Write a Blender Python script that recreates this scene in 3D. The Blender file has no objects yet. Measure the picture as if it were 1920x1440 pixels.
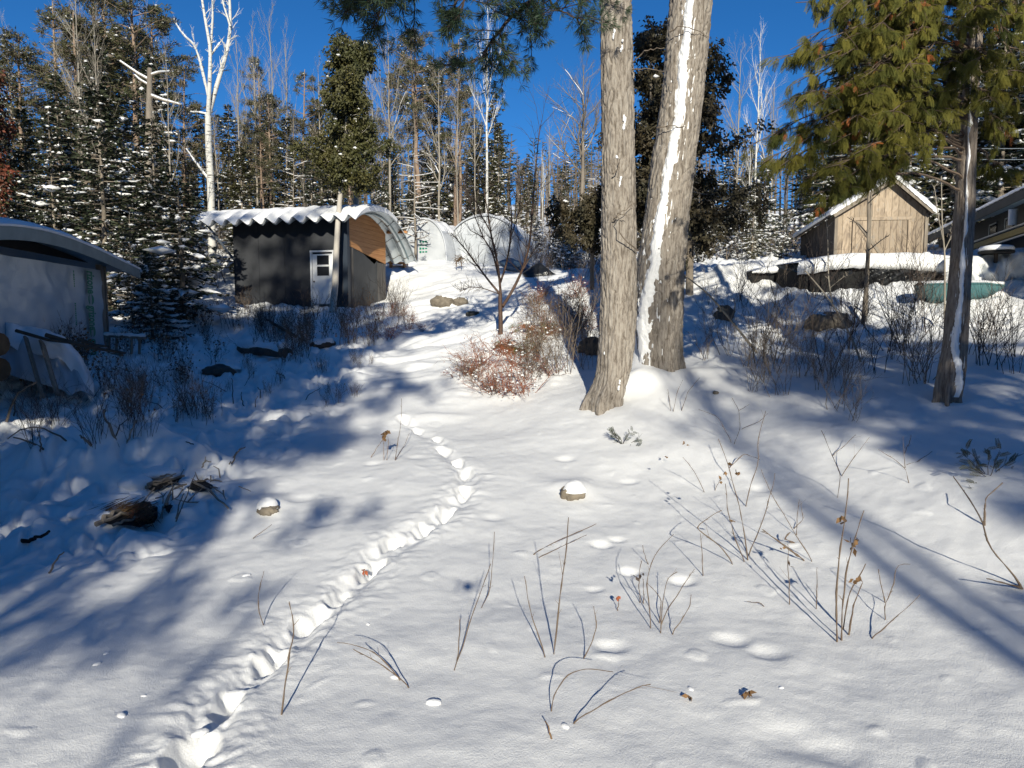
import bpy, math, random
import numpy as np
from mathutils import Vector, Matrix
# ------------------------------------------------------------------ camera, sky, sun, exposure
S = bpy.context.scene
COL = S.collection
FPX = 1333.0                      # focal length in photograph pixels (1920 wide)
PITCH = math.radians(5.0)
CAMZ = 2.6
cam_d = bpy.data.cameras.new("camera"); cam = bpy.data.objects.new("camera", cam_d); COL.objects.link(cam)
cam.location = (0, 0, CAMZ); cam.rotation_euler = (math.pi/2 - PITCH, 0, 0)
cam_d.sensor_width = 36; cam_d.sensor_fit = 'HORIZONTAL'; cam_d.lens = 36*FPX/1920
cam_d.clip_start = 0.05; cam_d.clip_end = 1000
S.camera = cam
CP, SP = math.cos(PITCH), math.sin(PITCH)
SUN = Vector((0.0622, -0.9714, 0.3712)).normalized()     # direction towards the sun
SUN_EL = math.asin(SUN.z); SUN_AZ = math.atan2(SUN.x, SUN.y)
w = bpy.data.worlds.new("World"); S.world = w; w.use_nodes = True
nt = w.node_tree; bg = nt.nodes['Background']
sky = nt.nodes.new('ShaderNodeTexSky'); sky.sky_type = 'NISHITA'; sky.sun_disc = False
sky.sun_elevation = SUN_EL; sky.sun_rotation = SUN_AZ
sky.altitude = 3000; sky.air_density = 1.0; sky.dust_density = 0.0; sky.ozone_density = 6.0
hs = nt.nodes.new('ShaderNodeHueSaturation'); hs.inputs['Saturation'].default_value = 1.15
nt.links.new(sky.outputs[0], hs.inputs['Color']); nt.links.new(hs.outputs[0], bg.inputs['Color'])
bg.inputs['Strength'].default_value = 0.10
sun_d = bpy.data.lights.new("sun", 'SUN'); sun = bpy.data.objects.new("sun", sun_d); COL.objects.link(sun)
sun_d.energy = 5.0; sun_d.angle = math.radians(0.53); sun_d.color = (1.0, 0.945, 0.80)
sun.rotation_euler = SUN.to_track_quat('Z', 'Y').to_euler(); sun.location = (0, -30, 40)
S.view_settings.view_transform = 'Standard'; S.view_settings.look = 'None'
S.view_settings.exposure = 0.24; S.view_settings.gamma = 1.0
S.render.engine = 'CYCLES'
S.cycles.max_bounces = 5; S.cycles.diffuse_bounces = 3; S.cycles.glossy_bounces = 2; S.cycles.transmission_bounces = 3
S.cycles.transparent_max_bounces = 6; S.cycles.caustics_reflective = False; S.cycles.caustics_refractive = False
S.cycles.use_denoising = True

rng = np.random.default_rng(7)
R = random.Random(11)

# ------------------------------------------------------------------ helpers
def at(px, py, Y):
    """world point on the sight line through photograph pixel (px,py) at world depth Y"""
    x = (px-960)/FPX; y = (720-py)/FPX
    d = np.array([x, CP + y*SP, y*CP - SP])
    return np.array([0, 0, CAMZ]) + d*(Y/d[1])
def pix(p):
    X, Y, Z = p[0], p[1], p[2]-CAMZ
    f = Y*CP - Z*SP; u = Y*SP + Z*CP
    return 960+FPX*X/f, 720-FPX*u/f

def hash2(ix, iy, seed):
    h = (ix.astype(np.int64)*374761393 + iy.astype(np.int64)*668265263 + seed*982451653) & 0x7fffffff
    h = ((h ^ (h >> 13))*1274126177) & 0x7fffffff
    h = h ^ (h >> 16)
    return (h & 0xffff)/65535.0
def noise2(x, y, seed=0):
    x = np.asarray(x, float); y = np.asarray(y, float)
    ix = np.floor(x); iy = np.floor(y); fx = x-ix; fy = y-iy
    ix = ix.astype(np.int64); iy = iy.astype(np.int64)
    sx = fx*fx*fx*(fx*(fx*6-15)+10); sy = fy*fy*fy*(fy*(fy*6-15)+10)
    def g(dx, dy):
        a = hash2(ix+dx, iy+dy, seed)*2*np.pi
        return np.cos(a)*(fx-dx)+np.sin(a)*(fy-dy)
    return ((g(0, 0)*(1-sx)+g(1, 0)*sx)*(1-sy)+(g(0, 1)*(1-sx)+g(1, 1)*sx)*sy)*1.5
def fbm(x, y, seed=0, octv=4, gain=.5):
    s = 0; a = 1
    for i in range(octv):
        s = s + a*noise2(x*2**i, y*2**i, seed+i*17); a *= gain
    return s
def sstep(a, b, x):
    t = np.clip((x-a)/(b-a), 0, 1); return t*t*(3-2*t)

class MB:
    def __init__(s): s.V = []; s.F = []; s.n = 0
    def add(s, V, F, mi=0):
        V = np.asarray(V, float).reshape(-1, 3); F = np.asarray(F, int)
        if len(V) == 0 or len(F) == 0: return
        if F.ndim == 1: F = F.reshape(1, -1)
        s.V.append(V); s.F.append((F+s.n, np.broadcast_to(np.asarray(mi), (len(F),)))); s.n += len(V)
    def build(s, name, mats, parent=None, smooth=False):
        me = bpy.data.meshes.new(name)
        if s.n:
            V = np.concatenate(s.V); me.vertices.add(len(V)); me.vertices.foreach_set('co', V.astype(np.float32).ravel())
            loops = np.concatenate([f.ravel() for f, m in s.F]); cnt = np.concatenate([np.full(len(f), f.shape[1]) for f, m in s.F])
            mi = np.concatenate([m for f, m in s.F])
            me.loops.add(len(loops)); me.loops.foreach_set('vertex_index', loops.astype(np.int32))
            me.polygons.add(len(cnt)); st = np.concatenate([[0], np.cumsum(cnt)[:-1]])
            me.polygons.foreach_set('loop_start', st.astype(np.int32)); me.polygons.foreach_set('loop_total', cnt.astype(np.int32))
            me.polygons.foreach_set('material_index', mi.astype(np.int32))
            me.polygons.foreach_set('use_smooth', np.full(len(cnt), bool(smooth)))
        me.update(calc_edges=True); me.validate()
        for m in (mats if isinstance(mats, (list, tuple)) else [mats]): me.materials.append(m)
        o = bpy.data.objects.new(name, me); COL.objects.link(o)
        if parent is not None: o.parent = parent
        return o
    # shapes
    def box(s, c, size, M=None, mi=0):
        h = np.array(size)/2; V = np.array([[x, y, z] for x in (-1, 1) for y in (-1, 1) for z in (-1, 1)])*h
        if M is not None: V = V @ np.asarray(M)[:3, :3].T
        s.add(V+np.array(c), [[0, 1, 3, 2], [4, 6, 7, 5], [0, 4, 5, 1], [2, 3, 7, 6], [0, 2, 6, 4], [1, 5, 7, 3]], mi)
    def beam(s, a, b, w_, h_, up=(0, 0, 1), mi=0):
        a = np.array(a, float); b = np.array(b, float); d = b-a; L = np.linalg.norm(d); d = d/L
        up = np.array(up, float); r = np.cross(d, up); r /= np.linalg.norm(r); u = np.cross(r, d)
        s.box((a+b)/2, (L, w_, h_), np.stack([d, r, u], 1), mi)
    def prism(s, poly, dvec, mi=0):
        """closed polygon (n,3) pushed along dvec"""
        P = np.array(poly, float); n = len(P); s.add(np.concatenate([P, P+np.array(dvec)]), np.array([[i, (i+1) % n, n+(i+1) % n, n+i] for i in range(n)]), mi)
        s.add(P, np.arange(n)[::-1].reshape(1, -1), mi); s.add(P+np.array(dvec), np.arange(n).reshape(1, -1), mi)
    def tube(s, P, r, k=5, mi=0, cap=False):
        P = np.asarray(P, float); n = len(P); r = np.broadcast_to(np.asarray(r, float), (n,))
        T = np.empty_like(P); T[1:-1] = P[2:]-P[:-2]; T[0] = P[1]-P[0]; T[-1] = P[-1]-P[-2]
        T /= (np.linalg.norm(T, axis=1, keepdims=True)+1e-9)
        ref = np.array([1., 0, 0]) if abs(T[0][0]) < .8 else np.array([0, 1., 0])
        A = np.cross(T, ref); A /= (np.linalg.norm(A, axis=1, keepdims=True)+1e-9); B = np.cross(T, A)
        th = np.arange(k)*2*np.pi/k
        V = P[:, None]+r[:, None, None]*(np.cos(th)[None, :, None]*A[:, None]+np.sin(th)[None, :, None]*B[:, None])
        i = np.arange(n-1)[:, None]*k; j = np.arange(k)[None]; j2 = (j+1) % k
        F = np.stack([i+j, i+j2, i+k+j2, i+k+j], -1).reshape(-1, 4)
        s.add(V.reshape(-1, 3), F, mi)
        if cap: s.add(V[0], np.arange(k).reshape(1, -1), mi); s.add(V[-1], np.arange(k)[::-1].reshape(1, -1), mi)
    def grid(s, V, mi=0, mask=None, wrap=False):
        V = np.asarray(V); a, b = V.shape[:2]
        i = np.arange(a-1)[:, None]*b; nb = b if wrap else b-1; j = np.arange(nb)[None]; j2 = (j+1) % b
        F = np.stack([i+j, i+j2, i+b+j2, i+b+j], -1).reshape(-1, 4)
        if mask is not None: F = F[np.asarray(mask).reshape(-1)]
        s.add(V.reshape(-1, 3), F, mi)
    def quads(s, C, D, W, mi=0, tip=.0):
        """rhombic leaves: start C, vector D, half-width vector W"""
        C = np.asarray(C); m = C+D*.45
        V = np.stack([C, m+W, C+D, m-W], 1).reshape(-1, 3); n = len(C)
        s.add(V, np.arange(4*n).reshape(n, 4), mi)
    def blobs(s, C, SC, mi=0, seed=0, lv=0):
        T, F = ICO[lv]; C = np.asarray(C); n = len(C)
        if not n: return
        r = np.random.default_rng(seed)
        SC = np.asarray(SC)
        if SC.ndim == 1: SC = SC[:, None]*np.array([1, 1, .55])
        V = T[None]*SC[:, None]*(1+(.25 if lv < 1 else .05)*r.uniform(-1, 1, (n, len(T), 1)))
        a = r.uniform(0, 6.28, n); ca, sa = np.cos(a)[:, None], np.sin(a)[:, None]
        V = np.stack([V[..., 0]*ca-V[..., 1]*sa, V[..., 0]*sa+V[..., 1]*ca, V[..., 2]], -1)+C[:, None]
        FF = (F[None]+(np.arange(n)*len(T))[:, None, None]).reshape(-1, 3)
        s.add(V.reshape(-1, 3), FF, mi)

def _ico(sub):
    import bmesh
    bm = bmesh.new(); bmesh.ops.create_icosphere(bm, subdivisions=sub, radius=1)
    V = np.array([v.co[:] for v in bm.verts]); F = np.array([[v.index for v in f.verts] for f in bm.faces]); bm.free()
    return V, F
_oct = (np.array([[1., 0, 0], [-1, 0, 0], [0, 1, 0], [0, -1, 0], [0, 0, 1], [0, 0, -1]]), np.array([[0, 2, 4], [2, 1, 4], [1, 3, 4], [3, 0, 4], [2, 0, 5], [1, 2, 5], [3, 1, 5], [0, 3, 5]]))
ICO = {-1: _oct, 0: _ico(1), 1: _ico(2), 2: _ico(3), 3: _ico(4)}

def tag(o, label=None, cat=None, group=None, kind=None):
    if label: o['label'] = label
    if cat: o['category'] = cat
    if group: o['group'] = group
    if kind: o['kind'] = kind
    return o
def empty(name, loc=(0, 0, 0), rz=0, label=None, cat=None, group=None):
    o = bpy.data.objects.new(name, None); COL.objects.link(o); o.location = [float(v) for v in loc]; o.rotation_euler = (0, 0, rz)
    o.empty_display_size = .2
    return tag(o, label, cat, group)
def dup(root, loc, rz=0, scale=1, tilt=(0, 0), label=None, group=None, kids=True):
    r = root.copy(); COL.objects.link(r); r.location = [float(v) for v in loc]; r.rotation_euler = (tilt[0], tilt[1], rz)
    r.scale = (scale,)*3 if np.isscalar(scale) else scale
    if label: r['label'] = label
    if group: r['group'] = group
    if kids:
        for ch in root.children:
            c = ch.copy(); COL.objects.link(c); c.parent = r
    return r

# ------------------------------------------------------------------ materials
def mat(name, col, rough=.8, var=None, scale=5., bump=0., bscale=20., metal=0., spec=None, coord='Object', stretch=(1, 1, 1), detail=4, col3=None):
    m = bpy.data.materials.new(name); m.use_nodes = True; n = m.node_tree; b = n.nodes['Principled BSDF']
    b.inputs['Base Color'].default_value = (*col, 1); b.inputs['Roughness'].default_value = rough; b.inputs['Metallic'].default_value = metal
    if spec is not None: b.inputs['Specular IOR Level'].default_value = spec
    if var or bump:
        tc = n.nodes.new('ShaderNodeTexCoord'); mp = n.nodes.new('ShaderNodeMapping'); mp.inputs['Scale'].default_value = stretch
        n.links.new(tc.outputs[coord], mp.inputs['Vector'])
    if var:
        nz = n.nodes.new('ShaderNodeTexNoise'); nz.inputs['Scale'].default_value = scale; nz.inputs['Detail'].default_value = detail
        n.links.new(mp.outputs[0], nz.inputs['Vector'])
        cr = n.nodes.new('ShaderNodeValToRGB'); cr.color_ramp.elements[0].position = .32; cr.color_ramp.elements[1].position = .68
        cr.color_ramp.elements[0].color = (*col, 1); cr.color_ramp.elements[1].color = (*var, 1)
        if col3: e = cr.color_ramp.elements.new(.85); e.color = (*col3, 1)
        n.links.new(nz.outputs[0], cr.inputs[0]); n.links.new(cr.outputs[0], b.inputs['Base Color'])
    if bump:
        nb = n.nodes.new('ShaderNodeTexNoise'); nb.inputs['Scale'].default_value = bscale; nb.inputs['Detail'].default_value = 5
        n.links.new(mp.outputs[0], nb.inputs['Vector'])
        bp = n.nodes.new('ShaderNodeBump'); bp.inputs['Strength'].default_value = bump; bp.inputs['Distance'].default_value = .02
        n.links.new(nb.outputs[0], bp.inputs['Height']); n.links.new(bp.outputs[0], b.inputs['Normal'])
    return m
M = {}
M['snow'] = mat('snow', (.87, .87, .87), .55, bump=.35, bscale=45, spec=.3, coord='Object')
M['gsnow'] = mat('ground_snow', (.86, .86, .855), .5, bump=.5, bscale=28, spec=.35, coord='Object')
def tune_gsnow():
    n = M['gsnow'].node_tree; b = n.nodes['Principled BSDF']; bp = [x for x in n.nodes if x.type == 'BUMP'][0]
    mp = [x for x in n.nodes if x.type == 'MAPPING'][0]; nb = [x for x in n.nodes if x.type == 'TEX_NOISE'][0]
    mp.inputs['Scale'].default_value = (1, .6, 1); nb.inputs['Detail'].default_value = 8; nb.inputs['Roughness'].default_value = .65; nb.inputs['Scale'].default_value = 9
    bp.inputs['Distance'].default_value = .02; bp.inputs['Strength'].default_value = .32
    n3 = n.nodes.new('ShaderNodeTexNoise'); n3.inputs['Scale'].default_value = 95; n3.inputs['Detail'].default_value = 3; n3.inputs['Roughness'].default_value = .8
    b3 = n.nodes.new('ShaderNodeBump'); b3.inputs['Strength'].default_value = .8; b3.inputs['Distance'].default_value = .008
    n.links.new(mp.outputs[0], n3.inputs['Vector']); n.links.new(n3.outputs[0], b3.inputs['Height']); n.links.new(bp.outputs[0], b3.inputs['Normal']); n.links.new(b3.outputs[0], b.inputs['Normal'])
tune_gsnow()
M['spruce'] = mat('spruce_needles', (.022, .036, .018), .75, (.055, .062, .028), 1.3)
M['pine'] = mat('pine_needles', (.05, .062, .022), .7, (.10, .085, .035), .8)
M['pine_hero'] = mat('white_pine_needles', (.02, .045, .022), .6, (.05, .075, .03), 2)
M['cedar'] = mat('cedar_scale_leaves', (.045, .05, .012), .65, (.085, .075, .018), 1.2)
M['cedar_hero'] = mat('cedar_frond_olive', (.045, .055, .012), .8, (.17, .15, .026), 2.6, spec=.2, col3=(.20, .15, .03))
M['cedar_shaded'] = mat('cedar_frond_shaded', (.03, .028, .012), .7, (.055, .04, .018), 1.5)  # brownish fronds, darkened for the shade the cedars stand in
M['cedar_dead'] = mat('cedar_frond_orange', (.42, .12, .02), .7, (.25, .08, .02), 6)
M['redleaf'] = mat('rusty_foliage', (.16, .035, .015), .8, (.10, .04, .02), 2)
M['dead'] = mat('dead_twigs_grey', (.13, .10, .075), .85, (.20, .16, .12), 3)
M['twig'] = mat('twig_brown', (.10, .065, .045), .8, (.16, .12, .085), 8)
M['twig_dark'] = mat('twig_dark', (.035, .024, .02), .8, (.07, .05, .04), 8)
M['redtwig'] = mat('rusty_stems', (.27, .075, .028), .8, (.19, .08, .04), 9)
M['leaf'] = mat('dry_leaf', (.22, .12, .05), .8, (.12, .07, .03), 30)
M['leaf_red'] = mat('dry_leaf_red', (.45, .12, .05), .7, (.3, .09, .04), 30)
M['bark'] = mat('grey_bark', (.16, .13, .10), .9, (.28, .24, .19), 4, .6, 30, stretch=(1, 1, .25))
M['barkp'] = mat('sapling_bark', (.22, .19, .15), .85, (.36, .32, .26), 3, stretch=(1, 1, .4))
M['barkr'] = mat('pine_bark_reddish', (.20, .13, .09), .9, (.34, .25, .18), 5, .6, 25, stretch=(1, 1, .3))
def birch():
    m = mat('birch_bark', (.62, .60, .56), .7); n = m.node_tree; b = n.nodes['Principled BSDF']
    tc = n.nodes.new('ShaderNodeTexCoord'); mp = n.nodes.new('ShaderNodeMapping'); mp.inputs['Scale'].default_value = (2.5, 2.5, 14)
    nz = n.nodes.new('ShaderNodeTexNoise'); nz.inputs['Scale'].default_value = 1.5; nz.inputs['Detail'].default_value = 3
    cr = n.nodes.new('ShaderNodeValToRGB'); e = cr.color_ramp.elements; e[0].position = .33; e[0].color = (.06, .05, .045, 1); e[1].position = .42; e[1].color = (.6, .58, .53, 1)
    n.links.new(tc.outputs['Object'], mp.inputs[0]); n.links.new(mp.outputs[0], nz.inputs['Vector']); n.links.new(nz.outputs[0], cr.inputs[0]); n.links.new(cr.outputs[0], b.inputs['Base Color'])
    return m
M['birch'] = birch()
# ------------------------------------------------------------------ terrain
_G = [  # (px, py, Y) read off the photograph, turned into world points
 (960,900,10),(650,900,10),(600,1079,7),(1200,1079,7),(960,1079,7),
 (850,775,14),(800,700,16.5),(790,650,19.5),(810,600,24),(830,562,28),(860,530,31),(850,497,36),(990,500,37),(760,500,34),
 (440,572,29),(650,577,28),(722,570,31.5),(560,585,27),(520,625,24.5),(450,665,21.5),(620,645,22),(650,690,17.8),(400,722,16.5),(300,765,14.8),
 (190,652,19),(0,655,17.5),(60,735,14.8),(0,800,13),(100,880,11),(330,560,30),(250,600,24),(130,905,10.2),(420,905,10.3),
 (938,642,19),(905,765,14.3),(850,700,16.3),(1000,600,20.5),(1060,565,22),(1095,715,15.2),(1085,640,18.5),(1120,757,13.3),(1230,700,14.2),(1265,692,14.5),
 (1360,694,14.6),(1400,640,17),(1400,565,20),(1420,505,23),(1300,505,25),(1200,520,25),(1778,748,11),(1700,690,13),(1500,765,12),(1600,705,13),(1560,630,16.5),
 (1700,562,18.5),(1880,572,17.3),(1900,680,12.5),(1850,905,8.2),(1500,900,9.5),(1900,1100,6.3),(1600,1200,5.6),(1250,830,11.5),(1350,950,9),
 (1700,490,22),(1650,487,25),(1900,475,23),(1500,497,26),(300,985,8.9),(80,1010,8.4),
]
_P = [at(*g) for g in _G]
_P += [np.array(p, float) for p in [(0,3,0),(-3,3,-.02),(3,3,.0),(0,5,.0),(-3.5,5,.0),(4,5,.02),(0,0,-.15),(-6,0,-.2),(6,0,-.1),(0,-6,-.7),(-12,-8,-1),(12,-8,-.6),
   (0,-20,-2.4),(-25,-20,-2.6),(25,-20,-2),(0,-60,-5),(60,-60,-5),(-60,-60,-5),(-12,8,.4),(-16,12,1.2),(12,8,1.3),(16,12,2.4),(20,20,4.2),(-22,20,2.6),(-35,5,1),(35,5,3.2),
   (-20,35,6),(0,45,7.4),(10,45,7.4),(22,40,7),(-35,40,7.5),(38,35,7.5),(0,60,10),(-45,60,11),(45,60,11),(0,85,14.5),(-80,85,15),(80,85,15),(0,115,21),(-110,115,21),(110,115,21),(-80,30,6),(80,30,8),(90,-60,-4),(-90,-60,-4)]]
_P = np.array(_P)
def _phi(r2): return np.sqrt(r2+4.0)
_n = len(_P)
_A = _phi(((_P[:, None, :2]-_P[None, :, :2])**2).sum(-1)) + np.eye(_n)*-0.25
_Q = np.c_[np.ones(_n), _P[:, :2]]
_sol = np.linalg.solve(np.block([[_A, _Q], [_Q.T, np.zeros((3, 3))]]), np.r_[_P[:, 2], np.zeros(3)])
_W, _C = _sol[:_n], _sol[_n:]
def base_h(X, Y):
    X = np.asarray(X, float); Y = np.asarray(Y, float); sh = X.shape; x = X.ravel(); y = Y.ravel(); out = np.empty(len(x))
    for i in range(0, len(x), 40000):
        xs = x[i:i+40000]; ys = y[i:i+40000]
        out[i:i+40000] = _phi((xs[:, None]-_P[:, 0])**2+(ys[:, None]-_P[:, 1])**2) @ _W + _C[0]+_C[1]*xs+_C[2]*ys
    return out.reshape(sh)
def hit0(px, py, H=base_h, y0=2.5, y1=110):
    Ys = y0*(y1/y0)**(np.linspace(0, 1, 700)); pts = np.array([at(px, py, Y) for Y in Ys])
    d = pts[:, 2]-H(pts[:, 0], pts[:, 1]); k = np.argmax(d < 0)
    if not (d < 0).any(): return pts[-1]
    t = d[k-1]/(d[k-1]-d[k]+1e-9); return pts[k-1]*(1-t)+pts[k]*t
# local bumps: (px, py, sx, sy, height) in photograph pixels -> gaussians on the ground
_B = [(130,885,1.3,.7,.62),(300,880,.8,.5,.50),(60,830,1.2,.8,.35),(1800,580,1.2,.4,.22),(1600,562,2.0,.5,.28),(1480,556,.9,.5,.2),(330,800,1.0,.6,.28),(420,930,.55,.45,.16),(200,760,1.3,.6,.2),
 (245,715,.42,.35,.34),(312,712,.5,.4,.42),(215,730,.28,.25,.22),(360,650,.8,.5,.2),(440,655,.6,.4,.25),(480,650,.7,.5,.2),
 (1205,698,.30,.42,.90),(1190,722,.5,.35,.22),(1240,720,.6,.35,.10),(1073,915,.35,.3,.10),(500,945,.4,.3,.10),
 (940,650,.8,.7,.25),(950,700,1.2,.8,.22),(1050,610,.9,.8,.35),(835,575,1.5,.4,.22),(790,575,1.1,.6,.2),(880,590,.9,.5,.15),
 (820,780,.6,.2,.05),(1550,600,1.2,.7,.35),(1380,520,1.3,.6,.4),(1110,530,.7,.6,.6),(1350,600,.7,.5,.2),(1470,590,.8,.5,.2),(1690,520,1.6,.5,.2),
 (1310,700,1.2,.35,.10),(700,640,1.5,.6,.15),(640,670,1.0,.4,.12),(560,690,1.0,.4,.12),(1280,850,1.2,.6,.06),(1420,860,1.5,.6,.05),(880,800,2,.7,-.05)]
_Bw = [(hit0(b[0], b[1]), b) for b in _B]
# footprints (px,py) up the trail; direction from neighbour to neighbour
FP = [(300,1500),(372,1420),(415,1300),(520,1228),(572,1160),(645,1112),(690,1066),(742,1018),(790,992),(845,957),(866,925),(882,888),(852,866),(838,842),(812,820),(782,801),(757,789)]
_FPw = np.array([hit0(*p)[:2] for p in FP])
_DIM = [(1180,1072,.11,.05),(1278,1092,.12,.05),(1128,1018,.12,.05),(1155,1010,.09,.03),(1145,1215,.13,.04),(1370,1200,.14,.035),(1440,1225,.15,.035),(1060,860,.14,.04),(605,980,.16,.04),(840,975,.15,.03),
        (1180,900,.12,.03),(560,935,.2,.03),(1480,1385,.22,.035),(1560,1410,.18,.025),(925,970,.12,.02),(700,870,.13,.03),(780,860,.15,.03),(1430,915,.15,.03),(1115,1105,.08,.02)]
_DIMw = [(hit0(a, b)[:2], r, d) for a, b, r, d in _DIM]
def height(X, Y, fine=True):
    X = np.asarray(X, float); Y = np.asarray(Y, float)
    Z = base_h(X, Y)
    for p, b in _Bw:
        Z = Z + b[4]*np.exp(-(((X-p[0])/b[2])**2+((Y-p[1])/b[3])**2))
    near = np.clip(1-np.hypot(X, Y-6)/200, 0, 1)
    # lane mask: smooth trodden/open snow in the middle, rough debris under snow at the sides
    tr = np.interp(Y, [0, 8, 10, 14, 18, 24, 30, 40], [-3.6, -3.4, -3.6, -3.2, -2.9, -3.6, -4.0, -3.5])
    left = sstep(0, 1.2, tr-X)*sstep(6.5, 9, Y)*(1-sstep(26, 34, Y)*.5)
    right = sstep(2.0, 3.2, X-.02*Y)*sstep(14.2, 15.5, Y)
    bank = np.exp(-((X+.2)/1.4)**2)*sstep(14, 16, Y)*(1-sstep(22, 24, Y))
    rough = np.clip(left+right+bank*.8, 0, 1)
    Z = Z + .035*fbm(X*.45, Y*.45, 3, 3)
    lump = fbm(X*1.25, Y*1.25, 9, 3, .55); lump = np.maximum(lump, -.15)
    Z = Z + rough*(.20*lump)
    pil = 1-np.minimum(1, np.abs(noise2(X*1.9+.6*noise2(X*.8, Y*.8, 5), Y*1.9, 63))*2.6); nearl = left*(1-sstep(20, 26, Y)); Z = Z - nearl*.13*sstep(.35, 1, pil) + nearl*.05*np.abs(noise2(X*3.4, Y*3.4, 64))
    Z = Z + (1-rough)*.014*fbm(X*1.7, Y*1.3, 21, 3)
    # wind ruts on the hill track
    hill = sstep(15, 17, Y)*(1-sstep(36, 40, Y))*(1-rough)
    Z = Z + hill*(.14*fbm(X*.5, Y*1.1, 31, 3))
    if fine:
        Z = Z + .0028*fbm(X*4, Y*6, 41, 3, .6)
        d = np.full(X.shape, 9.)
        for i, p in enumerate(_FPw):
            q = _FPw[min(i+2, len(_FPw)-1)]-_FPw[max(i-2, 0)]; q = q/np.linalg.norm(q)
            dx = X-p[0]; dy = Y-p[1]; m = (np.abs(dx) < .9) & (np.abs(dy) < .9)
            if not m.any(): continue
            a = dx[m]*q[0]+dy[m]*q[1]; b = -dx[m]*q[1]+dy[m]*q[0]
            wob = .05*noise2(a*7+i*7.1, b*7, 5)
            s_ = 1-.45*sstep(9, 16, p[1]); a = a/(.75+.25*s_); b = b/(.6+.4*s_); jr = noise2(np.array([i*3.7]), np.array([1.3]), 99)[0]; b = b-(.045 if i % 2 else -.045)-.06*jr; a = a-.12*jr; r2 = ((a+wob)/(.20+.06*jr))**2+((b+wob)/(.105+.03*jr))**2
            zz = -(.145-.05*(i % 3)*.5)*s_*(1-sstep(.0, 1.5, r2))*(1+.25*np.clip(a/.29, -1, 1))
            drag = -.06*s_*np.exp(-((a+.32)/.26)**2-(b/.12)**2)
            rim = .014*np.exp(-((np.sqrt(r2)-1.4)/.3)**2)*(1+1.5*noise2(a*9, b*9, 6))
            Z[m] += zz+drag+rim; d[m] = np.minimum(d[m], np.hypot(a*.8, b))
        q_ = _FPw; dl = np.full(X.shape, 9.); mb_ = (X > q_[:, 0].min()-1.5) & (X < q_[:, 0].max()+1.5) & (Y > q_[:, 1].min()-1.5) & (Y < q_[:, 1].max()+1.5)
        xx, yy = X[mb_], Y[mb_]; dd_ = np.full(xx.shape, 9.); xx = xx+.035*noise2(xx*3.1, yy*3.1, 91); yy = yy+.035*noise2(xx*3.3, yy*3.3, 92)
        for i in range(len(q_)-1):
            a_, b_ = q_[i], q_[i+1]; v_ = b_-a_; t_ = np.clip(((xx-a_[0])*v_[0]+(yy-a_[1])*v_[1])/(v_@v_), 0, 1); dd_ = np.minimum(dd_, np.hypot(xx-a_[0]-t_*v_[0], yy-a_[1]-t_*v_[1]))
        fade = 1-.5*sstep(8, 14, yy); nz_ = .7+.5*noise2(xx*4, yy*4, 93)
        Z[mb_] += -.045*fade*nz_*(1-sstep(.06, .21, dd_)) + .012*fade*np.exp(-((dd_-.27)/.09)**2)*(.6+noise2(xx*7, yy*7, 94))
        dl[mb_] = dd_; d = np.minimum(d, dl*.9)
        crumb = np.exp(-(d/.34)**2)
        m = crumb > .02
        if m.any(): Z[m] += crumb[m]*.013*fbm(X[m]*7+2*noise2(X[m]*2, Y[m]*2, 8), Y[m]*7, 51, 3, .6)*(1-.7*sstep(8, 13, Y[m]))
        for p, r, dd in _DIMw:
            dx = X-p[0]; dy = Y-p[1]; m = (np.abs(dx) < 1) & (np.abs(dy) < 1)
            if m.any(): Z[m] -= dd*np.exp(-((dx[m]/r)**2+(dy[m]/(r*.8))**2)**1.5)
        # tiny fallen clumps
        c = noise2(X*3.1, Y*3.1, 77); Z = Z + .012*np.clip((c-.62)*6, 0, 1)*(Y < 15)
    return Z
def hz(x, y): return float(height(np.array([float(x)]), np.array([float(y)]), False)[0])
def hzv(x, y): return height(np.asarray(x, float), np.asarray(y, float), False)
def hit(px, py): return hit0(px, py, hzv)
def ground():
    ys = np.concatenate([np.linspace(-90, -3, 40)[:-1], np.linspace(-3, 2.7, 36)[:-1], 2.7*np.exp(np.linspace(0, math.log(125/2.7), 1020))])
    s = np.concatenate([np.linspace(-1, -.86, 40)[:-1], np.linspace(-.86, .86, 960), np.linspace(.86, 1, 40)[1:]])
    inner = np.maximum(3.2, 1.6+.92*np.maximum(ys, 0)); inner = np.where(ys < 0, 3.2-ys*.5, inner)
    outer = np.maximum(110, inner+20)
    t = s/.86
    X = np.where(np.abs(t)[None] <= 1, t[None]*inner[:, None], np.sign(t)[None]*(inner[:, None]+(np.abs(s)[None]-.86)/.14*(outer-inner)[:, None]))
    Y = np.broadcast_to(ys[:, None], X.shape)
    Z = height(X, Y)
    mb = MB(); mb.grid(np.stack([X, Y, Z], -1))
    o = mb.build('snow_ground', M['gsnow'], smooth=True); tag(o, kind='structure'); return o
ground()
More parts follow.
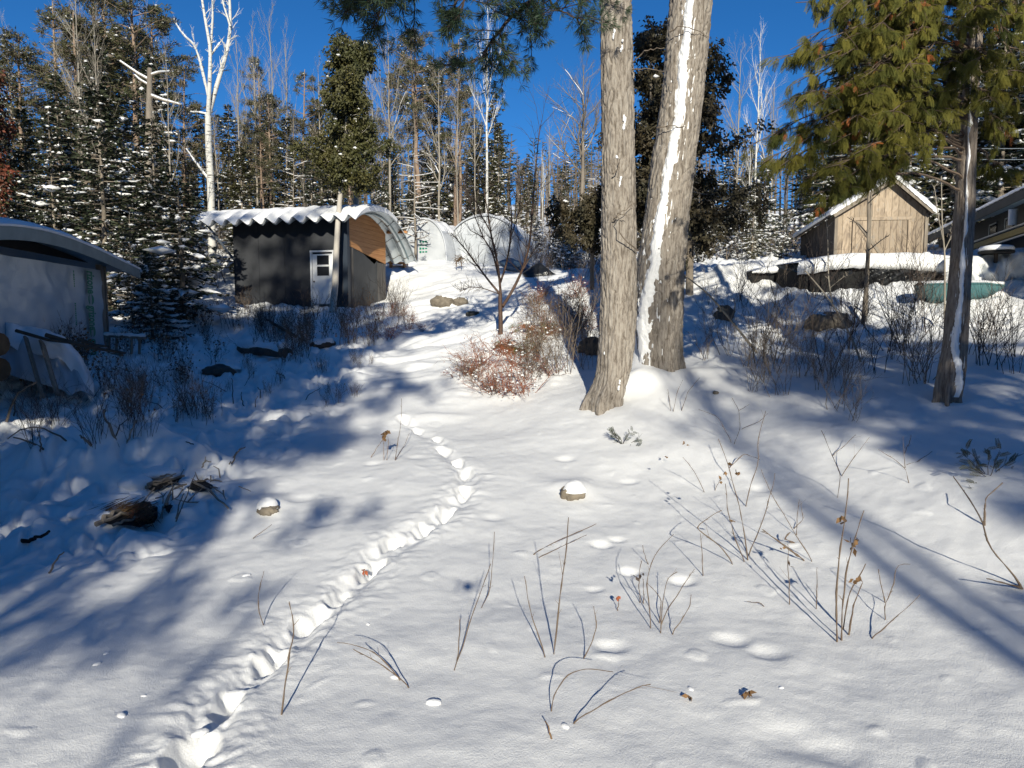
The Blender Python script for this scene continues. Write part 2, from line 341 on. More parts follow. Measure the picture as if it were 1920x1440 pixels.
# ------------------------------------------------------------------ tree makers (each returns a thing with trunk / crown / snow parts, base at origin)
def nrm(v): return v/(np.linalg.norm(v, axis=-1, keepdims=True)+1e-9)
def randu(r, n):
    v = r.normal(size=(n, 3)); return nrm(v)
def bend_trunk(r, H, n=12, amp=.02, lean=0):
    t = np.linspace(0, 1, n); x = np.cumsum(r.normal(0, amp*H/n, n)); y = np.cumsum(r.normal(0, amp*H/n, n)); x -= x[0]; y -= y[0]
    return np.stack([x+lean*H*t, y, t*H], -1)
def spruce(name, seed, H, Rad, base=.05, dens=1.0, mats=None, snow=1.0, leaf=.26, droop=.25, pw=.8, label=None, cat='tree', bark='bark', snow_big=1.0):
    r = np.random.default_rng(seed); root = empty(name, label=label, cat=cat)
    P = bend_trunk(r, H, 10, .012); mb = MB(); tr = H*.0105+.03
    Q = P.copy(); Q[0, 2] -= .5
    mb.tube(Q, np.linspace(tr, .01, 10), 8); mb.build('trunk', M[bark], root, True)
    br = MB(); lf = MB(); sn = MB()
    Cs = []; Ds = []; Ws = []; sc = []; ss = []
    h = base*H
    while h < H*.985:
        f = (h/H-base)/(1-base); L0 = Rad*(1-f)**pw*(.35+.65*min(1, f*6+.55)) + .12
        c0 = np.array([np.interp(h, P[:, 2], P[:, 0]), np.interp(h, P[:, 2], P[:, 1]), h])
        nb = r.integers(4, 7)
        for b in range(nb):
            a = r.uniform(0, 2*np.pi); L = L0*r.uniform(.45, 1.25)*(1+.28*math.sin(a*2+seed+h*1.1)+.15*math.sin(h*3.3+a)); up = .35*f-.05
            k = max(3, int(L/.35)+2); t = np.linspace(0, 1, k)
            out = np.array([math.cos(a), math.sin(a), 0]); pts = c0+out*(t*L)[:, None]; pts[:, 2] += L*(up*t-droop*(1+.4*r.normal())*t**1.6)+ (.12*L*t**4)
            br.tube(pts, np.linspace(.012+.012*L, .004, k), 3)
            nl = int(max(5, dens*L*L0*0+dens*(6+22*L)))
            tt = r.uniform(.12, 1, nl)**.75; base_p = np.stack([np.interp(tt, t, pts[:, i]) for i in range(3)], -1)
            side = np.array([-out[1], out[0], 0]); sg = r.choice([-1, 1], nl)
            lat = r.uniform(0, .32, nl)*L*(1.05-tt)+.03
            base_p += side*(sg*lat)[:, None]+np.c_[np.zeros((nl, 2)), -lat*.25+r.normal(0, .03, nl)]
            D = nrm(out*.7+side*sg[:, None]*r.uniform(.2, 1.1, nl)[:, None]+r.normal(0, .22, (nl, 3))+np.array([0, 0, -.18]))*(leaf*r.uniform(.6, 1.3, nl))[:, None]
            Nn = nrm(np.array([0, 0, 1.])+r.normal(0, .55, (nl, 3))); W = nrm(np.cross(D, Nn))*(leaf*.22*r.uniform(.7, 1.3, nl))[:, None]
            Cs.append(base_p); Ds.append(D); Ws.append(W)
            if snow > 0 and r.random() < .34*snow*(1.2-f) and L > .4:
                ta = r.uniform(.25, .5); tb_ = r.uniform(.7, 1.0); q_ = np.stack([np.interp(np.linspace(ta, tb_, 5), t, pts[:, i]) for i in range(3)], -1); q_[:, 2] += .035; sn.tube(q_+r.normal(0, .02, (5, 3)), np.array([.01, .9, 1.1, 1, .01])*r.uniform(.035, .075)*(1+.25*L), 4)
            if snow > 0:
                ns = r.poisson(snow*L*.75*(1.35-1.15*f))
                if ns:
                    ts = r.uniform(.25, 1, ns); pp = np.stack([np.interp(ts, t, pts[:, i]) for i in range(3)], -1); ls = r.uniform(-.28, .28, ns)*L*(1.05-ts)
                    pp += side*ls[:, None]; pp[:, 2] += .05-np.abs(ls)*.25
                    s_ = r.uniform(.04, .12, ns)*(1+1.6*(r.random(ns) < .10)*snow_big); sc.append(pp); ss.append(np.stack([s_*r.uniform(.8, 2.0, ns), s_*r.uniform(.8, 1.6, ns), s_*.6], -1))
        h += r.uniform(.18, .34)*(H/14)**.5
    lf.quads(np.concatenate(Cs), np.concatenate(Ds), np.concatenate(Ws), (r.random(sum(map(len, Cs))) < .12).astype(int))
    br.build('branches', M[bark], root); lf.build('crown', mats or [M['spruce'], M['dead']], root)
    if sc: sn.blobs(np.concatenate(sc), np.concatenate(ss), 0, seed, -1); tag(sn.build('snow', M['snow'], root, True), kind='stuff')
    return root
def pine(name, seed, H, Rad, base=.45, mats=None, leaf=.30, dens=1.0, snow=.3, bark='barkr', label=None, asym=0, nw=None, rtop=.75):
    r = np.random.default_rng(seed); root = empty(name, label=label, cat='tree')
    P = bend_trunk(r, H, 12, .03); mb = MB(); Q = P.copy(); Q[0, 2] -= .5
    mb.tube(Q, np.linspace(H*.011+.04, .03, 12), 8); mb.build('trunk', M[bark], root, True)
    br = MB(); lf = MB(); sn = MB(); Cs = []; Ds = []; Ws = []; sc = []
    nb = nw or int(H*3.2)
    for b in range(nb):
        f = r.uniform(0, 1)**.85; h = H*(base+(1-base)*f*.98)
        c0 = np.array([np.interp(h, P[:, 2], P[:, 0]), np.interp(h, P[:, 2], P[:, 1]), h]); a = r.uniform(0, 2*np.pi)
        L = Rad*(math.sin(math.pi*min(1, .22+rtop*f))**.8)*r.uniform(.45, 1.15)*(1+asym*math.cos(a))+.2
        out = np.array([math.cos(a), math.sin(a), 0]); k = 6; t = np.linspace(0, 1, k)
        pts = c0+out*(t*L)[:, None]+np.c_[np.zeros((k, 2)), L*(.05+.5*f)*t+r.normal(0, .04*L, k)*t]
        br.tube(pts, np.linspace(.02+.012*L, .008, k), 4)
        if r.random() < .12: continue
        for q in range(int(2+L*2.2*dens)):
            tt = r.uniform(.35, 1.02); p = np.array([np.interp(min(tt, 1), t, pts[:, i]) for i in range(3)]) + r.normal(0, .16*L**.5, 3)*np.array([1, 1, .55])
            nl = int(14*dens)+4
            D = nrm(randu(r, nl)+out*.5+np.array([0, 0, .45]))*(leaf*r.uniform(.7, 1.4, nl))[:, None]
            W = nrm(np.cross(D, randu(r, nl)))*leaf*.09
            Cs.append(p+randu(r, nl)*leaf*.5); Ds.append(D); Ws.append(W)
            if r.random() < snow*.5: sc.append(p+np.array([0, 0, leaf*.35]))
    lf.quads(np.concatenate(Cs), np.concatenate(Ds), np.concatenate(Ws), (r.random(sum(map(len, Cs))) < .2).astype(int))
    br.build('branches', M[bark], root); lf.build('crown', mats or [M['pine'], M['dead']], root)
    if sc: sn.blobs(np.array(sc), r.uniform(.06, .15, len(sc)), 0, seed, -1); tag(sn.build('snow', M['snow'], root, True), kind='stuff')
    return root
def grow(mb, r, p, d, L, rad, lv, maxlv, o, sn=None):
    k = 5 if lv < maxlv else 3; n = 5 if lv < maxlv else 3
    pts = [p]; dd = d.copy(); seg = L/n
    for i in range(n):
        dd = nrm(dd+r.normal(0, o.get('wig', .12), 3)+np.array([0, 0, o.get('up', .05)])*(1 if lv else .3)); pts.append(pts[-1]+dd*seg)
    pts = np.array(pts); rr = np.linspace(rad, rad*(.45 if lv < maxlv else .3), n+1)
    mb.tube(pts, rr, o.get('sides', [7, 5, 4, 3, 3])[lv])
    if sn is not None and rad > .018 and lv > 0 and abs(dd[2]) < .75:
        q = pts.copy(); q[:, 2] += rr*.9+.008; sn.tube(q, rr*.85+.012, 4)
    if lv >= maxlv: return
    nc = o['nc'][lv]; t0 = o.get('t0', [.35, .2, .15, .1])[lv]
    for i in range(nc):
        t = t0+(1-t0)*(i+r.uniform(.1, .9))/nc; q = np.array([np.interp(t*n, np.arange(n+1), pts[:, j]) for j in range(3)])
        ax = nrm(pts[min(int(t*n)+1, n)]-pts[int(min(t*n, n-1))]); side = nrm(np.cross(ax, randu(r, 1)[0])); sp = o['sp'][lv]*r.uniform(.6, 1.3)
        nd = nrm(ax*math.cos(sp)+side*math.sin(sp)); LL = L*o['lr'][lv]*r.uniform(.6, 1.15)*(1.1-.55*t if lv == 0 else 1)
        grow(mb, r, q, nd, LL, max(np.interp(t*n, np.arange(n+1), rr)*o.get('rr', .55), .0035), lv+1, maxlv, o, sn)
def bare(name, seed, H, rad, o, bark='barkp', maxlv=3, snow=True, label=None, cat='tree'):
    r = np.random.default_rng(seed); root = empty(name, label=label, cat=cat); tb = MB(); bb = MB(); sn = MB()
    P = bend_trunk(r, H, 12, o.get('tw', .025)); Q = P.copy(); Q[0, 2] -= .4; rr = np.linspace(rad, max(rad*.12, .008), 12)*(1+.25*np.exp(-np.arange(12)*1.5)); tb.tube(Q, rr, 8)
    for i in range(o['n0']):
        t = o['b0']+(1-o['b0'])*(i+r.uniform(0, 1))/o['n0']; t = min(t, .99); q = np.array([np.interp(t*11, np.arange(12), P[:, j]) for j in range(3)])
        a = r.uniform(0, 6.283); e = o['ang']*r.uniform(.7, 1.3); d = np.array([math.cos(a)*math.sin(e), math.sin(a)*math.sin(e), math.cos(e)])
        L = H*o['l0']*r.uniform(.6, 1.2)*(1.1-.8*(t-o['b0'])/(1-o['b0'])); grow(bb, r, q, d, L, max(np.interp(t*11, np.arange(12), rr)*.55, .006), 1, maxlv, o, sn if snow else None)
    tb.build('trunk', M[bark], root, True); bb.build('branches', M[o.get('bmat', bark)], root)
    if snow and sn.n: tag(sn.build('snow', M['snow'], root), kind='stuff')
    return root
def cedar(name, seed, H, Rad, base=.3, dens=1.0, mats=None, leaf=.22, label=None, bark='barkp', snow=.3, shape=1.0):
    """upright, lumpy crown of hanging flat sprays"""
    r = np.random.default_rng(seed); root = empty(name, label=label, cat='tree')
    P = bend_trunk(r, H, 10, .02); mb = MB(); Q = P.copy(); Q[0, 2] -= .5; mb.tube(Q, np.linspace(H*.009+.05, .02, 10), 8); mb.build('trunk', M[bark], root, True)
    br = MB(); lf = MB(); sn = MB(); Cs = []; Ds = []; Ws = []; sc = []
    for b in range(int(H*9*dens**.5)):
        f = r.uniform(0, 1); h = H*(base+(1-base)*f)
        c0 = np.array([np.interp(h, P[:, 2], P[:, 0]), np.interp(h, P[:, 2], P[:, 1]), h]); a = r.uniform(0, 6.283)
        prof = (math.sin(math.pi*min(1, .30+.62*f)))**.7 if shape > .5 else (1-f)**.6
        lump = .70+.30*math.sin(a*2+h*1.3+seed)+.22*math.sin(a*5-h*2.9)
        L = max(.15, Rad*prof*lump*r.uniform(.6, 1.1)); out = np.array([math.cos(a), math.sin(a), 0]); t = np.linspace(0, 1, 5)
        pts = c0+out*(t*L)[:, None]; pts[:, 2] += L*(-.25*t+.45*t**2.5)
        br.tube(pts, np.linspace(.01+.012*L, .004, 5), 3)
        nc = int(3+L*4)
        for q in range(nc):
            tt = r.uniform(.3, 1); p = np.array([np.interp(tt, t, pts[:, i]) for i in range(3)])+r.normal(0, .12, 3); nl = int(15*dens)
            D = nrm(out*r.uniform(.1, .9)+r.normal(0, .45, (nl, 3))+np.array([0, 0, -.65]))*(leaf*r.uniform(.5, 1.2, nl))[:, None]
            nn = nrm(out+r.normal(0, .7, (nl, 3))); W = nrm(np.cross(D, nn))*(leaf*.26*r.uniform(.6, 1.2, nl))[:, None]
            Cs.append(p+r.normal(0, .09, (nl, 3))); Ds.append(D); Ws.append(W)
            if r.random() < snow*.25: sc.append(p+np.array([0, 0, .08]))
    n = sum(map(len, Cs)); lf.quads(np.concatenate(Cs), np.concatenate(Ds), np.concatenate(Ws), (r.random(n) < .15).astype(int))
    br.build('branches', M[bark], root); lf.build('crown', mats or [M['cedar'], M['pine']], root)
    if sc: sn.blobs(np.array(sc), r.uniform(.05, .13, len(sc)), 0, seed, -1); tag(sn.build('snow', M['snow'], root, True), kind='stuff')
    return root
OB = dict(n0=16, b0=.35, ang=.7, l0=.26, nc=[0, 6, 5, 0], sp=[.6, .6, .7], lr=[.5, .55, .6], up=.12, wig=.11)          # ordinary bare hardwood
OT = dict(n0=14, b0=.45, ang=.45, l0=.20, nc=[0, 5, 4, 0], sp=[.5, .45, .5], lr=[.5, .55, .6], up=.18, wig=.10)        # thin upright
OR = dict(n0=22, b0=.38, ang=.75, l0=.34, nc=[0, 8, 7, 0], sp=[.6, .6, .65], lr=[.5, .5, .55], up=.16, wig=.12)         # round crown
OD = dict(n0=46, b0=.12, ang=1.45, l0=.16, nc=[0, 5, 4, 0], sp=[.6, .7, .7], lr=[.5, .5, .5], up=-.02, wig=.08)         # dead lower whorls with snow
ROOTS = {}
def protos():
    P = {}
    P['spruce'] = [spruce('snowy_spruce', 100+i, 12, 2.5, .03, 1.0, snow=1.5) for i in range(3)]
    P['fir'] = [spruce('young_fir', 110+i, 5, 1.35, .02, 1.3, snow=2.0, leaf=.17) for i in range(2)]
    P['olive'] = [spruce('olive_spruce', 120+i, 14, 2.4, .06, .9, [M['pine'], M['cedar']], snow=1.3, leaf=.28) for i in range(2)]
    P['pine'] = [pine('tall_pine', 130+i, 18, 2.6, [.35, .5, .42][i], leaf=.32, dens=1.1) for i in range(3)]
    P['cedar'] = [cedar('cedar', 140+i, 10, 1.5, .15, 1.0) for i in range(2)]
    P['bare'] = [bare('bare_hardwood', 150+i, 14, .11, OB) for i in range(3)]
    P['thin'] = [bare('thin_sapling', 160+i, 12, .07, OT) for i in range(3)]
    P['round'] = [bare('round_topped_hardwood', 170+i, 15, .17, OR, maxlv=3, bark='bark') for i in range(2)]
    P['birch'] = [bare('white_birch', 180+i, 15, .11, OT, bark='birch') for i in range(2)]
    P['dead'] = [bare('dead_spruce', 190+i, 12, .09, OD, bark='bark', maxlv=2) for i in range(2)]
    return P
PR = protos()
PH = {k: {'spruce': 12, 'fir': 5, 'olive': 14, 'pine': 18, 'cedar': 10, 'bare': 14, 'thin': 12, 'round': 15, 'birch': 15, 'dead': 12}[k] for k in PR}
_used = {}
def place(kind, X, Y, H, label, group=None, var=None, rz=None, tilt=0, wide=1.0):
    """first use of a prototype moves it, later uses copy it with its parts"""
    L = PR[kind]; i = R.randrange(len(L)) if var is None else var
    z = hz(X, Y)-.05; s = H/PH[kind]; rz = R.uniform(0, 6.28) if rz is None else rz
    sc = (s*wide, s*wide, s); tl = (R.uniform(-tilt, tilt), R.uniform(-tilt, tilt))
    if (kind, i) not in _used:
        _used[(kind, i)] = 1; o = L[i]; o.location = (float(X), float(Y), z); o.rotation_euler = (tl[0], tl[1], rz); o.scale = sc; o['label'] = label
        if group: o['group'] = group
        return o
    src = L[i]; o = dup(src, (X, Y, z), rz, sc, tl, label, group)
    if not group and 'group' in o: del o['group']
    return o
def place_px(kind, px, Y, top, label, group=None, **k):
    """stands where column px meets depth Y, tall enough to reach photograph row `top`"""
    X = at(px, 600, Y)[0]; z = hz(X, Y); zt = at(px, top, Y)[2]
    return place(kind, X, Y, max(1.0, zt-z), label, group, **k)
# ------------------------------------------------------------------ materials of built things
M['black'] = mat('black_painted_panel', (.022, .024, .028), .75, (.034, .036, .042), 2, .15, 15)
M['black_board'] = mat('weathered_black_boards', (.035, .032, .03), .85, (.13, .12, .11), 3, .3, 20, stretch=(6, 6, .4))
M['white_paint'] = mat('white_paint', (.80, .80, .78), .45)
M['glass_dark'] = mat('dark_window_glass', (.02, .022, .025), .12)
M['orange_wood'] = mat('new_pine_planks', (.38, .17, .06), .6, (.50, .25, .10), 3, .15, 15, stretch=(.5, .5, 6))
M['steel'] = mat('galvanised_steel', (.42, .47, .50), .42, (.52, .56, .58), 3, .1, 30, metal=.55)
M['steel_under'] = mat('weathered_steel_flashing', (.12, .17, .19), .5, (.17, .23, .25), 3, metal=.3)
M['grey_wood'] = mat('grey_weathered_wood', (.17, .14, .11), .85, (.28, .24, .19), 4, .3, 20, stretch=(3, 3, .5))
M['dark_wood'] = mat('dark_old_wood', (.05, .038, .03), .9, (.10, .08, .06), 4, .3, 20)
M['tan_wood'] = mat('fresh_sawn_block', (.42, .22, .10), .7, (.30, .16, .08), 8)
M['wrap'] = mat('white_plastic_house_wrap', (.36, .44, .50), .30, (.44, .52, .57), 1.4, .5, 2.5, stretch=(1, 1, 2))
M['green_ink'] = mat('green_ink', (.0, .19, .11), .5)
M['film'] = mat('white_tunnel_film', (.42, .44, .46), .4, (.55, .57, .59), 1.5, .2, 5)
M['tarp_grey'] = mat('grey_sheet', (.50, .52, .55), .45, (.42, .44, .47), 1.2, .4, 4)
M['blue_tarp'] = mat('slate_blue_tarp', (.06, .11, .18), .5, (.09, .15, .22), 2, .4, 6)
M['blacktarp'] = mat('black_plastic_tarp', (.012, .013, .014), .28, bump=.9, bscale=7, stretch=(1, 1, 3), spec=.6)
M['teal'] = mat('faded_teal_hull', (.035, .11, .12), .6, (.06, .15, .155), 3, .1, 10)
M['yellow'] = mat('ochre_yellow_paint', (.36, .26, .06), .5, (.28, .2, .05), 3)
M['alu'] = mat('dull_aluminium', (.45, .5, .52), .4, metal=.5)
M['rock'] = mat('granite', (.12, .10, .075), .85, (.23, .195, .15), 7, .5, 20, col3=(.12, .10, .08))
M['rockdark'] = mat('dark_rock', (.05, .05, .045), .85, (.09, .085, .07), 7, .5, 20)
M['darkgrey'] = mat('dark_grey_wall', (.03, .035, .035), .7, (.045, .05, .05), 2)
M['black_void'] = mat('near_black_shade_and_dark_parts', (.006, .006, .006), .9)  # near-black painted in for shaded gaps, also used on dark surfaces
M['straw'] = mat('rusty_straw', (.20, .06, .03), .9, (.12, .07, .04), 6)
M['strawdk'] = mat('old_brown_straw', (.10, .06, .03), .9, (.16, .10, .05), 6)
def cabin_wood():
    m = mat('rough_sawn_boards', (.42, .30, .20), .8); n = m.node_tree; b = n.nodes['Principled BSDF']
    tc = n.nodes.new('ShaderNodeTexCoord'); mp = n.nodes.new('ShaderNodeMapping'); mp.inputs['Scale'].default_value = (1, 1, .28)
    nz = n.nodes.new('ShaderNodeTexNoise'); nz.inputs['Scale'].default_value = 7; nz.inputs['Detail'].default_value = 6; nz.inputs['Distortion'].default_value = 1.5
    cr = n.nodes.new('ShaderNodeValToRGB'); e = cr.color_ramp.elements; e[0].position = .3; e[0].color = (.20, .155, .115, 1); e[1].position = .55; e[1].color = (.42, .33, .235, 1); k = e.new(.75); k.color = (.29, .26, .225, 1)
    oi = n.nodes.new('ShaderNodeNewGeometry'); mr = n.nodes.new('ShaderNodeMapRange'); mr.inputs[3].default_value = .62; mr.inputs[4].default_value = 1.15
    mx = n.nodes.new('ShaderNodeMix'); mx.data_type = 'RGBA'; mx.blend_type = 'MULTIPLY'; mx.inputs[0].default_value = 1
    n.links.new(tc.outputs['Object'], mp.inputs[0]); n.links.new(mp.outputs[0], nz.inputs['Vector']); n.links.new(nz.outputs[0], cr.inputs[0])
    n.links.new(oi.outputs['Random Per Island'], mr.inputs[0]); n.links.new(cr.outputs[0], mx.inputs[6]); n.links.new(mr.outputs[0], mx.inputs[7]); n.links.new(mx.outputs[2], b.inputs['Base Color'])
    return m
M['cabin'] = cabin_wood()

def local(root_loc, rz):
    return Matrix.Translation(Vector([float(v) for v in root_loc])) @ Matrix.Rotation(rz, 4, 'Z')
def board_wall(mb, x0, x1, z0, ztop, y, th, w_=.2, mi=0, seed=0, axis='x', jit=.006, zb=0):
    """vertical boards side by side between x0..x1, each a box up to ztop(x)"""
    r = np.random.default_rng(seed); x = x0; k = 0
    while x < x1-.01:
        ww = min(w_*r.uniform(.85, 1.15), x1-x); a, b = x+.004, x+ww-.004; off = r.uniform(-jit, jit); zt = [ztop(a), ztop(b)]; zl = z0-r.uniform(0, zb)
        if axis == 'x': P = [(a, y+off, zl), (b, y+off, zl), (b, y+off, zt[1]), (a, y+off, zt[0])]; dv = (0, th, 0)
        else: P = [(y+off, a, zl), (y+off, b, zl), (y+off, b, zt[1]), (y+off, a, zt[0])]; dv = (th, 0, 0)
        mb.prism(P, dv, mi); x += ww; k += 1

# ------------------------------------------------------------------ black shed with a corrugated arch roof
def black_shed():
    p0 = at(441, 572, 29.2); p1 = at(650, 577, 28.0); d = p1-p0; rz = math.atan2(d[1], d[0]); Wd = math.hypot(d[0], d[1])
    z0 = 3.18; root = empty('black_shed', (p0[0], p0[1], z0), rz, 'black panelled shed with white door under a snowy corrugated arch roof', 'shed')
    D = 3.7
    prof = np.array([(-1.0, 3.25), (-.6, 3.48), (-.1, 3.66), (.6, 3.82), (1.4, 3.90), (2.3, 3.86), (3.1, 3.64), (3.9, 3.25), (4.6, 2.75), (5.2, 2.16)])
    s = np.r_[0, np.cumsum(np.hypot(*np.diff(prof, axis=0).T))]; t = np.linspace(0, s[-1], 40); py = np.interp(t, s, prof[:, 0]); pz = np.interp(t, s, prof[:, 1])
    for _ in range(2): pz[1:-1] = (pz[:-2]+2*pz[1:-1]+pz[2:])/4
    rz_y = lambda y: np.interp(y, py, pz)
    per = .575; xs = np.linspace(-1.2, Wd+.93, int((Wd+2.13)/per*12)); ph = (xs+1.2)/per % 1
    tri = np.clip((np.abs(ph-.5)*2-.5)*2.6, -1, 1)*.12
    ny = -np.gradient(pz); nz_ = np.gradient(py); nl = np.hypot(ny, nz_); ny /= nl; nz_ /= nl
    V = np.stack([np.broadcast_to(xs, (40, len(xs))), py[:, None]+ny[:, None]*tri, pz[:, None]+nz_[:, None]*tri], -1)
    rb = MB(); rb.grid(V); o = rb.build('roof', M['steel'], root); md = o.modifiers.new('t', 'SOLIDIFY'); md.thickness = .03; md.offset = -1
    # seams of the steel strips, visible from below
    for yy in (3.0, 4.1, 4.9):
        i = np.argmin(abs(py-yy)); mb = MB(); mb.tube(V[i]+np.array([0, ny[i]*-.02, nz_[i]*-.02])-np.array([0, 0, .035]), .012, 4); mb.build('seam', M['dark_wood'], o)
    # snow slab
    i1 = 24; th = np.interp(py[:i1], [-1.0, -.9, 0, 1.6, 2.6, 3.2], [.02, .05, .10, .12, .08, .02]); X2 = np.broadcast_to(xs, (i1, len(xs)))
    bot = V[:i1].copy(); bot += np.stack([0*X2, ny[:i1, None]*.012+0*X2, nz_[:i1, None]*.012+0*X2], -1)
    n_ = .035*fbm(X2*1.1, py[:i1, None]*1.3+X2*0, 61, 3)
    hh = np.maximum(th[:, None]+.10+n_-(1-np.clip(th[:, None]/.2, 0, 1))*(.10-tri[None])*1.0, tri[None]+.02)
    top = np.stack([X2, py[:i1, None]+ny[:i1, None]*hh, pz[:i1, None]+nz_[:i1, None]*hh], -1)
    top[0, :, 1] -= .05; top[:, 0, 0] += .0; top[:, -1, 0] += .03
    sb = MB(); sb.grid(top[:, ::1]); sb.grid(bot[:, ::-1]); sb.grid(np.stack([bot[0], (bot[0]+top[0])/2+np.array([0, -.07, 0]), top[0]])); sb.grid(np.stack([top[-1], bot[-1]])); sb.grid(np.stack([top[:, 0], bot[:, 0]], 0)); sb.grid(np.stack([bot[:, -1], top[:, -1]], 0))
    sb.build('roof_snow', M['snow'], o, True)
    # front wall: panels either side of and above the door
    dx0 = 3.47; dx1 = dx0+1.02; dz = 2.06; zf = 3.42
    mb = MB(); [mb.box((dx0*(k_+.5)/3, .04, zf/2), (dx0/3-.012, .08, zf)) for k_ in range(3)]; mb.box((dx0/2, .06, zf/2), (dx0, .06, zf-.02)); mb.box(((dx0+dx1)/2, .04, (zf+dz+.09)/2), (dx1-dx0, .08, zf-dz-.09)); mb.box(((dx1+Wd)/2, .04, zf/2), (Wd-dx1, .08, zf))
    wl = mb.build('front_wall', M['black'], root)
    mb = MB(); mb.box((.06, D/2+.04, 1.75), (.08, D-.1, 3.5)); mb.box((Wd/2, D-.04, 1.7), (Wd-.02, .08, 3.4)); mb.build('rear_walls', M['black'], root)
    mb = MB(); mb.box((1.5, -.012, .03), (3.0, .05, .12)); mb.box((Wd/2, .06, -.16), (Wd-.1, .12, .24)); mb.build('sill_beam', M['dark_wood'], root)
    # door
    mb = MB(); mb.box(((dx0+dx1)/2+.01, -.006, dz/2+.06), (.86, .05, dz-.1)); dr = mb.build('door', M['white_paint'], root)
    mb = MB()
    for xx in (dx0+.035, dx1-.03): mb.box((xx, -.02, dz/2+.06), (.07, .09, dz+.04))
    mb.box(((dx0+dx1)/2, -.022, dz+.115), (dx1-dx0+.02, .09, .07)); mb.build('door_frame', M['white_paint'], dr)
    for zz in (1.40, 1.83):
        mb = MB(); mb.box(((dx0+dx1)/2+.04, -.036, zz), (.52, .012, .36)); wn = mb.build('window', M['glass_dark'], dr)
        mb = MB(); cx = (dx0+dx1)/2+.04
        for a, b, c_, d_ in ((cx, zz+.195, .58, .03), (cx, zz-.195, .58, .03), (cx-.275, zz, .03, .36), (cx+.275, zz, .03, .36)): mb.box((a, -.042, b), (c_, .026, d_))
        mb.build('window_frame', M['white_paint'], wn)
    mb = MB(); mb.blobs([(dx0+.16, -.075, 1.0)], np.array([[.035, .04, .035]]), 0, 1, 1); mb.build('knob', M['dark_wood'], dr, True)
    mb = MB(); mb.box(((dx0+dx1)/2, -.06, .02), (1.15, .22, .06)); mb.build('door_step', M['grey_wood'], root)
    # side wall seen obliquely: corner post, grey boards, dark sheet, orange planks under the arch
    mb = MB(); mb.box((Wd+.02, .02, 1.75), (.20, .20, 3.55)); mb.build('corner_post', mat('dark_blue_trim', (.02, .03, .045), .5), root)
    mb = MB(); board_wall(mb, .13, .62, -.2, lambda y: 2.42, Wd-.03, .05, .13, 0, 4, 'y'); board_wall(mb, 2.9, D, -.2, lambda y: 1.95, Wd-.03, .05, .16, 0, 5, 'y'); mb.build('side_boards', M['black_board'], root)
    mb = MB(); mb.prism([(Wd-.02, .62, -.2), (Wd-.02, 2.9, -.2), (Wd-.02, 2.9, 2.02), (Wd-.02, 2.6, 1.85), (Wd-.02, .62, 2.50)], (.03, 0, 0)); mb.build('side_door_sheet', mat('charcoal_sheet', (.03, .032, .034), .6, (.05, .052, .055), 1.5), root)
    mb = MB(); z = 1.9
    while z < 4.1:
        za, zb = z+.004, z+.186; ys = np.linspace(.13, D, 24); lo = 2.42-.13*ys*1.0; hi = rz_y(ys)-.10
        a = np.maximum(za, lo); b = np.minimum(zb, hi); ok = b-a > .01
        for k in range(23):
            if ok[k] and ok[k+1]: mb.prism([(Wd, ys[k], a[k]), (Wd, ys[k+1], a[k+1]), (Wd, ys[k+1], b[k+1]), (Wd, ys[k], b[k])], (.04, 0, 0))
        z += .19
    mb.build('gable_planks', M['orange_wood'], root)
    # inner rib arch and rafter end
    mb = MB(); q = V[:, -8].copy(); q[:, 2] -= .16; mb.tube(q[8:38], .035, 4); mb.build('arch_rib', M['steel_under'], root)
    mb = MB(); mb.box((Wd+.55, D+.1, 3.32), (.95, .09, .10)); mb.build('rafter_end', M['orange_wood'], root)
    mb = MB(); mb.beam((-.02, .1, 1.9), (-.95, -.5, 3.45), .07, .09); mb.build('eave_brace', mat('brace_blue', (.03, .05, .08), .5), root)
    return root
black_shed()

